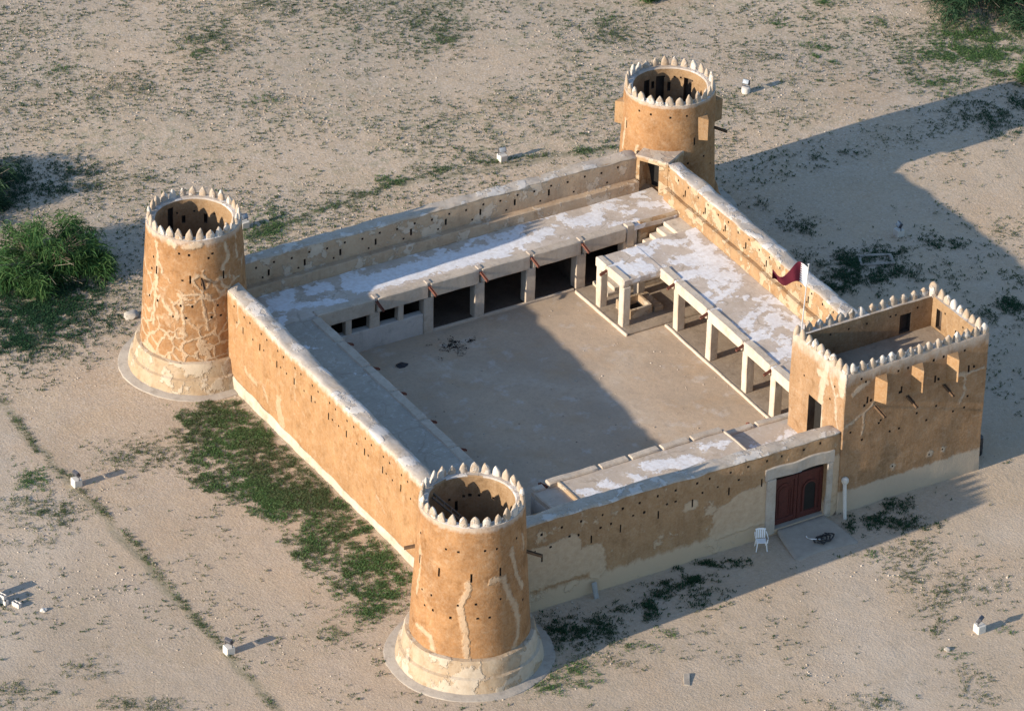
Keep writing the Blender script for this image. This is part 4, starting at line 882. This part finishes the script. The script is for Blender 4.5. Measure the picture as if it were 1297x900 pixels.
# ------------------------------------------------------------------ shrubs
def shrub(name, label, cat, loc, rx, h, nb, per, cols, L=.5, lean=(0, 0), seed=1, bare=0.0):
    r_ = np.random.default_rng(seed); t = thing(name, label, cat, (loc[0], loc[1], gz_(*loc)))
    tk = MB(); ends = []; base = Vector((loc[0], loc[1], gz_(*loc)-.1))
    for i in range(7):
        a = r_.uniform(0, 2*PI); rr = rx*r_.uniform(.45, .85); zz = h*r_.uniform(.45, .85)
        e = base+Vector((rr*math.cos(a)+lean[0], rr*math.sin(a)+lean[1], zz)); mid = base.lerp(e, .5)+Vector((0, 0, h*.12))+Vector(r_.normal(0, .1, 3))
        b0 = base+Vector((math.cos(a)*.08, math.sin(a)*.08, 0)); tk.tube([b0, b0.lerp(mid, .5)+Vector(r_.normal(0, .04, 3)), mid, e], .06 if i else .10, 6, .015)
        for j in range(3):
            e2 = mid.lerp(e, r_.uniform(.2, .9))+Vector((r_.normal(0, .5), r_.normal(0, .5), r_.uniform(0, .5)))*rx*.3
            tk.tube([mid.lerp(e, .3), mid.lerp(e2, .6)+Vector((0, 0, .1)), e2], .025, 5, .008)
    tk.build('trunk', M_bark, t)
    dt = MB()
    for i in range(int(28*rx)):
        a = r_.uniform(0, 2*PI); q = r_.uniform(.3, 1.0); c = base+Vector((rx*q*math.cos(a)+lean[0], rx*q*math.sin(a)+lean[1], h*r_.uniform(.3, 1.02)*(1.1-.5*q)))
        c.z *= 1.12; dr_ = Vector((math.cos(a)+r_.normal(0, .5), math.sin(a)+r_.normal(0, .5), r_.uniform(-.5, .6)))*r_.uniform(.3, .8)
        dt.tube([base+Vector((0, 0, .3)), base.lerp(c, .6)+Vector((0, 0, .15)), c+dr_], .018, 4, .007)
    dt.build('dead_twigs', M_twig, t)
    lobes = [(r_.uniform(0, 2*PI), r_.uniform(.05, 1.12)**.8, r_.uniform(.05, .16)) for _ in range(int(8*rx))]
    V = []; T = []; k = 0
    for i in range(nb):      # sprays of drooping needles hung through the crown's volume
        a = r_.uniform(0, 2*PI); q = r_.random()**.45; el = r_.uniform(.02, 1)
        u = math.sqrt(max(0, 1-el*el))
        c = np.array((loc[0]+lean[0]+rx*q*u*math.cos(a)*1.05, loc[1]+lean[1]+rx*q*u*math.sin(a)*1.05, h*(.12+.88*el*q*r_.uniform(.75, 1.1))))
        if i % 8:
            la, lq, lw = lobes[i % len(lobes)]; c[0] = loc[0]+lean[0]+rx*(lq*math.cos(la)+r_.normal(0, lw)); c[1] = loc[1]+lean[1]+rx*(lq*math.sin(la)+r_.normal(0, lw)); c[2] = h*((.35+.65*((lw*37) % 1))*r_.uniform(.15, 1.0)*(1.15-.55*lq*lq)+r_.normal(0, .05))
        c[:2] += r_.normal(0, .06, 2)*rx
        n = int(per*r_.uniform(.5, 1.5)); d0 = np.array((math.cos(a), math.sin(a), .1))
        st_ = c+r_.normal(0, .14, (n, 3))*rx*.55
        dv = d0*.7+r_.normal(0, .55, (n, 3)); dv[:, 2] -= .15; dv /= np.linalg.norm(dv, axis=1)[:, None]
        ln = L*r_.uniform(.5, 1.3, n)[:, None]; sd = np.cross(dv, r_.normal(0, 1, (n, 3))); sd /= np.linalg.norm(sd, axis=1)[:, None]; sd *= .022*r_.uniform(.6, 1.5, n)[:, None]
        p1 = st_+dv*ln*.5; p2 = st_+dv*ln; p2[:, 2] -= ln[:, 0]*.35
        vs = np.stack([st_, p1-sd, p1+sd, p2], 1).reshape(-1, 3); kk = np.arange(n)*4+k
        V.append(vs); T.append(np.concatenate([np.stack([kk, kk+1, kk+2], 1), np.stack([kk+1, kk+3, kk+2], 1)])); k += 4*n
    V = np.concatenate(V); V[:, 2] = np.maximum(V[:, 2], .02); V -= np.array(t.location)[None]
    o = link('crown', raw_mesh('crown', V, np.concatenate(T)), leaf_mat('needles', *cols), t); return t
M_twig = simple('dry_twig', (0.26, 0.22, 0.17), .9, .3, 8, .2)
M_bark = simple('bark', (0.10, 0.075, 0.055), .9, .3, 8, .4)
G1 = ((0.022, 0.082, 0.024), (0.085, 0.150, 0.048)); G2 = ((0.014, 0.050, 0.024), (0.050, 0.085, 0.042))
shrub('desert_tree', 'bright green wispy tree with drooping twigs on dark ground cover beside the cracked tower', 'tree', (-3.1, 36.7), 2.75, 2.7, 200, 58, G1, .62, (0, .2), 13)
shrub('desert_tree', 'dark bushy tree cut by the picture edge, behind the bright green wispy tree', 'tree', (-3.6, 45.2), 2.6, 2.4, 190, 70, G2, .5, (0, 0), 4)
shrub('desert_tree', 'broad dark tree with grey bare twigs above the green ground cover at the picture corner', 'tree', (55.0, 39.0), 4.0, 3.0, 330, 75, G2, .6, (0, 0), 5)
shrub('desert_shrub', 'low green shrub at the top edge of the picture, beyond the tower with the doorway', 'shrub', (40.0, 48.2), 1.7, 1.5, 110, 60, ((0.018, 0.06, 0.015), (0.06, 0.11, 0.03)), .45, (0, 0), 6)
shrub('desert_shrub', 'small bright green shrub cut by the picture edge, near the tip of the tower shadow', 'shrub', (51.4, 29.9), 1.0, 1.3, 60, 60, G1, .4, (0, 0), 7)

# ------------------------------------------------------------------ floodlights
def floodlight(label, x, y, rz, tilt, cyl=False):
    z = gz_(x, y); t = thing('floodlight', label, 'floodlight', (x, y, z), 'floodlights standing round the fort', 0)
    m = MB()
    if cyl: m.lathe([(0, -.1), (.23, -.1), (.23, .36), (.20, .38), (0, .38)], 20, (x, y), .01)
    else:
        m.block(x-.21, x+.21, y-.21, y+.21, z-.1, z+.38, .25, .03, .012)
    m.build('base', M_white, t)
    c, s_ = math.cos(rz), math.sin(rz); zc = z+.62
    def f(a, b, d):
        b2, d2 = b*math.cos(tilt)-d*math.sin(tilt), b*math.sin(tilt)+d*math.cos(tilt); return (x+a*c-b2*s_, y+a*s_+b2*c, zc+d2)
    MB().block(-.19, .19, -.09, .09, -.14, .14, .2, .03, 0, f).build('lamp_housing', M_lamp, t)
    MB().block(-.165, .165, .085, .098, -.115, .115, .2, .01, 0, f).build('lamp_glass', M_glass, t)
    m = MB()
    def f0(a, b, d): return (x+a*c-b*s_, y+a*s_+b*c, zc+d)
    m.block(-.22, -.193, -.02, .02, -.27, .02, .3, .006, 0, f0); m.block(.193, .22, -.02, .02, -.27, .02, .3, .006, 0, f0); m.block(-.22, .22, -.02, .02, -.285, -.262, .3, .006, 0, f0)
    m.build('bracket', M_lamp, t); return t
floodlight('floodlight on a white block beside the vegetation line, level with the cracked tower', -10.2, 18.8, rad(-80), .5)
floodlight('floodlight on a white block on bare sand, out beyond the streaked tower', -10.3, 3.8, rad(-70), .5)
floodlight('floodlight on a white block among dry plants, out in front of the gate tower', 19.05, -10.7, rad(30), .5)
floodlight('floodlight on a white block behind the middle of the hole-pierced wall', 22.3, 35.75, rad(170), .5)
floodlight('floodlight on a round white drum, on sunlit sand beside the tower with the doorway', 37.25, 35.9, rad(120), .5, True)
floodlight('floodlight on a white base standing inside the broad shadow of the fort', 35.8, 19.7, rad(80), .5)
floodlight('floodlight half hidden behind the cracked tower', 7.6, 36.1, rad(190), .5)

# ------------------------------------------------------------------ small things
def hollow_block(label, x, y, z, rz):
    x -= .42; y += .24
    t = thing('concrete_block', label, 'concrete block', (x, y, z), 'hollow blocks in the small pile'); c, s_ = math.cos(rz), math.sin(rz)
    def f(a, b, d): return (x+a*c-b*s_, y+a*s_+b*c, z+d)
    m = MB(); w, l, h, k = .2, .42, .22, .035
    for a, b in ((-w/2, -w/2+k), (w/2-k, w/2)): m.block(a, b, -l/2, l/2, 0, h, .3, .008, .003, f)
    for b in (-l/2, -k/2, l/2-k): m.block(-w/2+k-.001, w/2-k+.001, b, b+k, 0, h-.002, .3, .008, .003, f)
    o = m.build('block_body', M_block, t)
for lb, x, y, z, r in (('hollow white block lying lowest at the open end of the small pile', -16.35, 11.15, 0, .35), ('hollow white block on the ground in the middle of the small pile', -16.75, 11.62, 0, .3),
    ('hollow white block set on top of the middle of the small pile', -16.8, 11.7, .25, .38), ('hollow white block at the foot of the far stack in the small pile', -17.0, 12.25, 0, .3),
    ('hollow white block in the second layer of the far stack in the small pile', -17.02, 12.3, .25, .34), ('topmost hollow white block of the small pile', -17.05, 12.32, .5, .26),
    ('hollow white block cut by the picture edge, at the sunny side of the small pile', -17.35, 11.7, 0, .3), ('hollow white block on the sunny side of the pile, one layer up', -17.3, 11.75, .25, .36)): hollow_block(lb, x, y, z, r)
for dx, dy in ((.0, .0),):
    pass
# plastic armchair
ch = thing('plastic_chair', 'white plastic armchair standing against the entrance wall beside the gate', 'chair', (14.25, -.62, 0), None, 0)
CH = (14.25, -.62)
def cf_(a, b, d, r=rad(-25)): return (CH[0]+a*math.cos(r)-b*math.sin(r), CH[1]+a*math.sin(r)+b*math.cos(r), d)
m = MB(); m.block(-.22, .22, -.22, .20, .415, .45, .12, .015, 0, lambda a, b, d: cf_(a, b, d-.02*math.cos(a*6)+(.02 if b < 0 else 0))); m.build('seat', M_plastic, ch)
m = MB()
for i in range(5): m.block(-.2+.085*i, -.14+.085*i, .0, .022, .46, .84, .15, .006, 0, lambda a, b, d: cf_(a*(1+.15*(d-.46)), b+.2+(d-.45)*.28, d))
m.block(-.225, .225, .0, .03, .83, .90, .15, .012, 0, lambda a, b, d: cf_(a*1.06, b+.2+(d-.45)*.28, d-a*a*.8)); m.build('backrest', M_plastic, ch)
for sx in (-1, 1):
    m = MB(); m.tube([cf_(sx*.25, .30, .72), cf_(sx*.28, .1, .67), cf_(sx*.28, -.15, .655), cf_(sx*.26, -.23, .62), cf_(sx*.24, -.23, .43)], .024, 8); m.build('armrest', M_plastic, ch)
    for b, b2 in ((-.2, -.25), (.18, .25)):
        m = MB(); m.tube([cf_(sx*.20, b, .43), cf_(sx*.25, b2, 0)], .032, 8, .022); m.build('leg', M_plastic, ch)
# white post by the gate
wp = thing('white_post', 'white post with a round head leaning on the wall beside the gate', 'post', (18.95, -.25, 0))
MB().tube([(18.93, -.42, -.1), (18.97, -.25, .9), (19.02, -.1, 1.72)], .085, 12, .095).build('shaft', M_white, wp)
m = MB(); m.lathe([(0, 1.66), (.12, 1.68), (.175, 1.80), (.165, 1.93), (.09, 2.0), (0, 2.02)], 18, (19.03, -.1)); m.build('head', M_white, wp)
M_foot = simple('footing_stone', (0.33, 0.29, 0.24), .95, .25, 3, .5)
# drum, tyre, slabs
dr = thing('black_drum', 'dark drum standing behind the outer corner of the gate tower', 'drum', (27.35, 1.2, 0))
m = MB(); m.lathe([(0, 0), (.27, 0), (.29, .05), (.29, .3), (.30, .33), (.29, .36), (.29, .62), (.30, .65), (.29, .68), (.28, .92), (.25, .94), (0, .92)], 24, (27.35, 1.2)); m.build('drum_body', M_black, dr)
sb = MB().block(-.13, .13, -.04, .04, 0, .72, .25, .03, .02, lambda a, b, d: (5.75+a, -.42+b+d*.38, d-.03)).build('stone_slab', simple('grey_slab', (0.30, 0.29, 0.27), .95, .12, 4, .4)); props(sb, 'grey stone slab leaning against the foot of the entrance wall', 'slab')
sb = MB().block(-.40, .40, -.15, .15, 0, .05, .2, .02, .03, lambda a, b, d: (5.9+a*.5-b*.8, -7.6+a*.85+b*.5, d-.02+(a+.5)*.06)).build('plaster_slab', M_foot); props(sb, 'broken pale slab lying on the open sand in front of the entrance wall', 'slab')
# ring of old footing in the shade
sf = MB()
sf.block(-.9, .9, -.55, -.35, -.05, .10, .3, .05, .04, lambda a, b, d: (33.4+a*.9+b*.4, 18.2-a*.4+b*.9, d)); sf.block(-.9, .9, .35, .55, -.05, .08, .3, .05, .04, lambda a, b, d: (33.4+a*.9+b*.4, 18.2-a*.4+b*.9, d))
sf.block(-.9, -.7, -.35, .35, -.05, .09, .3, .05, .04, lambda a, b, d: (33.4+a*.9+b*.4, 18.2-a*.4+b*.9, d)); sf.block(.7, .9, -.35, .35, -.05, .09, .3, .05, .04, lambda a, b, d: (33.4+a*.9+b*.4, 18.2-a*.4+b*.9, d))
props(sf.build('stone_footing', M_foot), 'low rectangle of pale stones among dark plants in the broad shadow', 'footing')
def boulder(label, x, y, s_, mat, name='boulder', cat='boulder', flat=.6, z=None):
    me = bpy.data.meshes.new(name); bm = bmesh.new(); bmesh.ops.create_icosphere(bm, subdivisions=3, radius=1)
    for v in bm.verts:
        k = 1+.35*mn.noise(v.co*1.3+Vector((x, y, 0)))+.15*mn.noise(v.co*3.1+Vector((y, x, 0))); v.co = Vector((v.co.x*k*s_, v.co.y*k*s_*.8, v.co.z*k*s_*flat))
    bm.to_mesh(me); bm.free(); finish(me, True, 40); return props(link(name, me, mat, None, (x, y, (gz_(x, y) if z is None else z)+s_*flat*.35)), label, cat)
boulder('pale boulder on rubble below the bright green tree', -1.3, 31.0, .38, M_stone)
boulder('two-lobed pale stone on the sand beside the dark ground cover', 1.4, 30.4, .22, M_stone)
boulder('pale stone on the sand beside the small block pile', -15.9, 10.5, .16, M_white, 'stone', 'stone')
boulder('pale stone among dry plants in front of the gate tower', 17.0, -11.2, .16, M_stone, 'stone', 'stone')
boulder('black lump of tar on the shaded yard floor', 7.9, 20.75, .28, M_black, 'tar_lump', 'lump', .3, .03)
hs = thing('rubber_hose', 'coiled black hose lying on the concrete ramp below the gate', 'hose', (16.7, -1.5, .1))
pts = [(16.7+(.28+.05*math.sin(i*1.7))*math.cos(i*.42)+.012*i, -1.55+(.26+.05*math.cos(i*2.3))*math.sin(i*.42), .16+.002*i+.03*math.sin(i*.9)) for i in range(50)]
MB().tube(pts, .035, 6).build('coil', M_black, hs)
MB().tube([pts[0], (16.5, -1.3, .19), (16.38, -1.15, .2), (16.42, -1.02, .2)], .03, 6).build('hose_end', M_plastic, hs)
M_ladder = simple('old_grey_timber', (0.17, 0.13, 0.095), .9, .3, 8)
# ladder inside the streaked tower
ld = thing('wooden_ladder', 'dark wooden ladder leaning inside the top of the streaked tower', 'ladder', (FX-.6, FY+.2, 5.2))
LA, LB, LW = Vector((FX-1.13, FY+1.40, 7.55)), Vector((FX+1.0, FY-.10, 5.22)), Vector((.19, .27, 0))
for k in (0, 1): MB().tube([LA+LW*k, LB+LW*k], .05, 6).build('rail', M_ladder, ld)
m = MB()
for i in range(8):
    a = LA.lerp(LB, (i+.5)/8); m.tube([a, a+LW], .025, 6)
m.build('rungs', M_ladder, ld)
# flag and pole
P0 = Vector((19.02, 4.02, 6.9)); P1 = P0+Vector((.30, .10, 3.95))
fp = thing('flagpole', 'thin white pole rising from the corner of the gate tower', 'flagpole', tuple(P0))
MB().tube([P0, P0.lerp(P1, .5), P1], .035, 8, .022).build('pole', M_steel, fp)
m = MB(); m.lathe([(0, P1.z-.02), (.05, P1.z+.01), (.05, P1.z+.05), (0, P1.z+.08)], 10, (P1.x, P1.y)); m.build('finial', M_steel, fp)
fl = thing('flag', 'maroon flag with a serrated white band, blowing from the pole on the gate tower', 'flag', tuple(P1))
axis = (P0-P1).normalized(); wd = Vector((-.83, .52, 0)).normalized(); sd_ = Vector((.52, .83, 0))
def fpt(u, v):       # u along the fly 0..1, v down the hoist 0..1
    L = 1.55; H = 1.0
    p = P1+axis*.12+wd*(.03+u*L)+axis*(v*H*(1-.62*u))
    p += Vector((0, 0, -1))*(0.50*u**1.1+.20*math.sin(u*7.6+2.5)-.12)+sd_*(.20*math.sin(u*7+v*2.2)*min(1, u*3)+.12*math.sin(u*13+v*3)*u)
    return p
def cloth(us_of, name, mat):
    NV = 45; NU = 40; V = []; F = []
    for j in range(NV+1):
        v = j/NV; a, b = us_of(v)
        for i in range(NU+1): V.append(fpt(lerp(a, b, i/NU), v))
    for j in range(NV):
        for i in range(NU): q = j*(NU+1)+i; F.append((q, q+1, q+NU+2, q+NU+1))
    k = len(V); nrm = sd_*.006
    V2 = [p+nrm for p in V]; V = [p-nrm for p in V]; F2 = [tuple(x+k for x in f[::-1]) for f in F]
    E = []
    for j in range(NV): E += [(j*(NU+1), (j+1)*(NU+1), (j+1)*(NU+1)+k, j*(NU+1)+k), (j*(NU+1)+NU, j*(NU+1)+NU+k, (j+1)*(NU+1)+NU+k, (j+1)*(NU+1)+NU)]
    for i in range(NU): E += [(i, i+k, i+1+k, i+1), (NV*(NU+1)+i, NV*(NU+1)+i+1, NV*(NU+1)+i+1+k, NV*(NU+1)+i+k)]
    m = MB(); m.add(V+V2, F+F2+E); return m.build(name, mat, fl, True, 60)
saw = lambda v: .11+.11*(1-abs(((v*9) % 1)*2-1))
cloth(lambda v: (0, saw(v)), 'white_band', M_cloth); cloth(lambda v: (saw(v), 1), 'maroon_field', M_maroon)
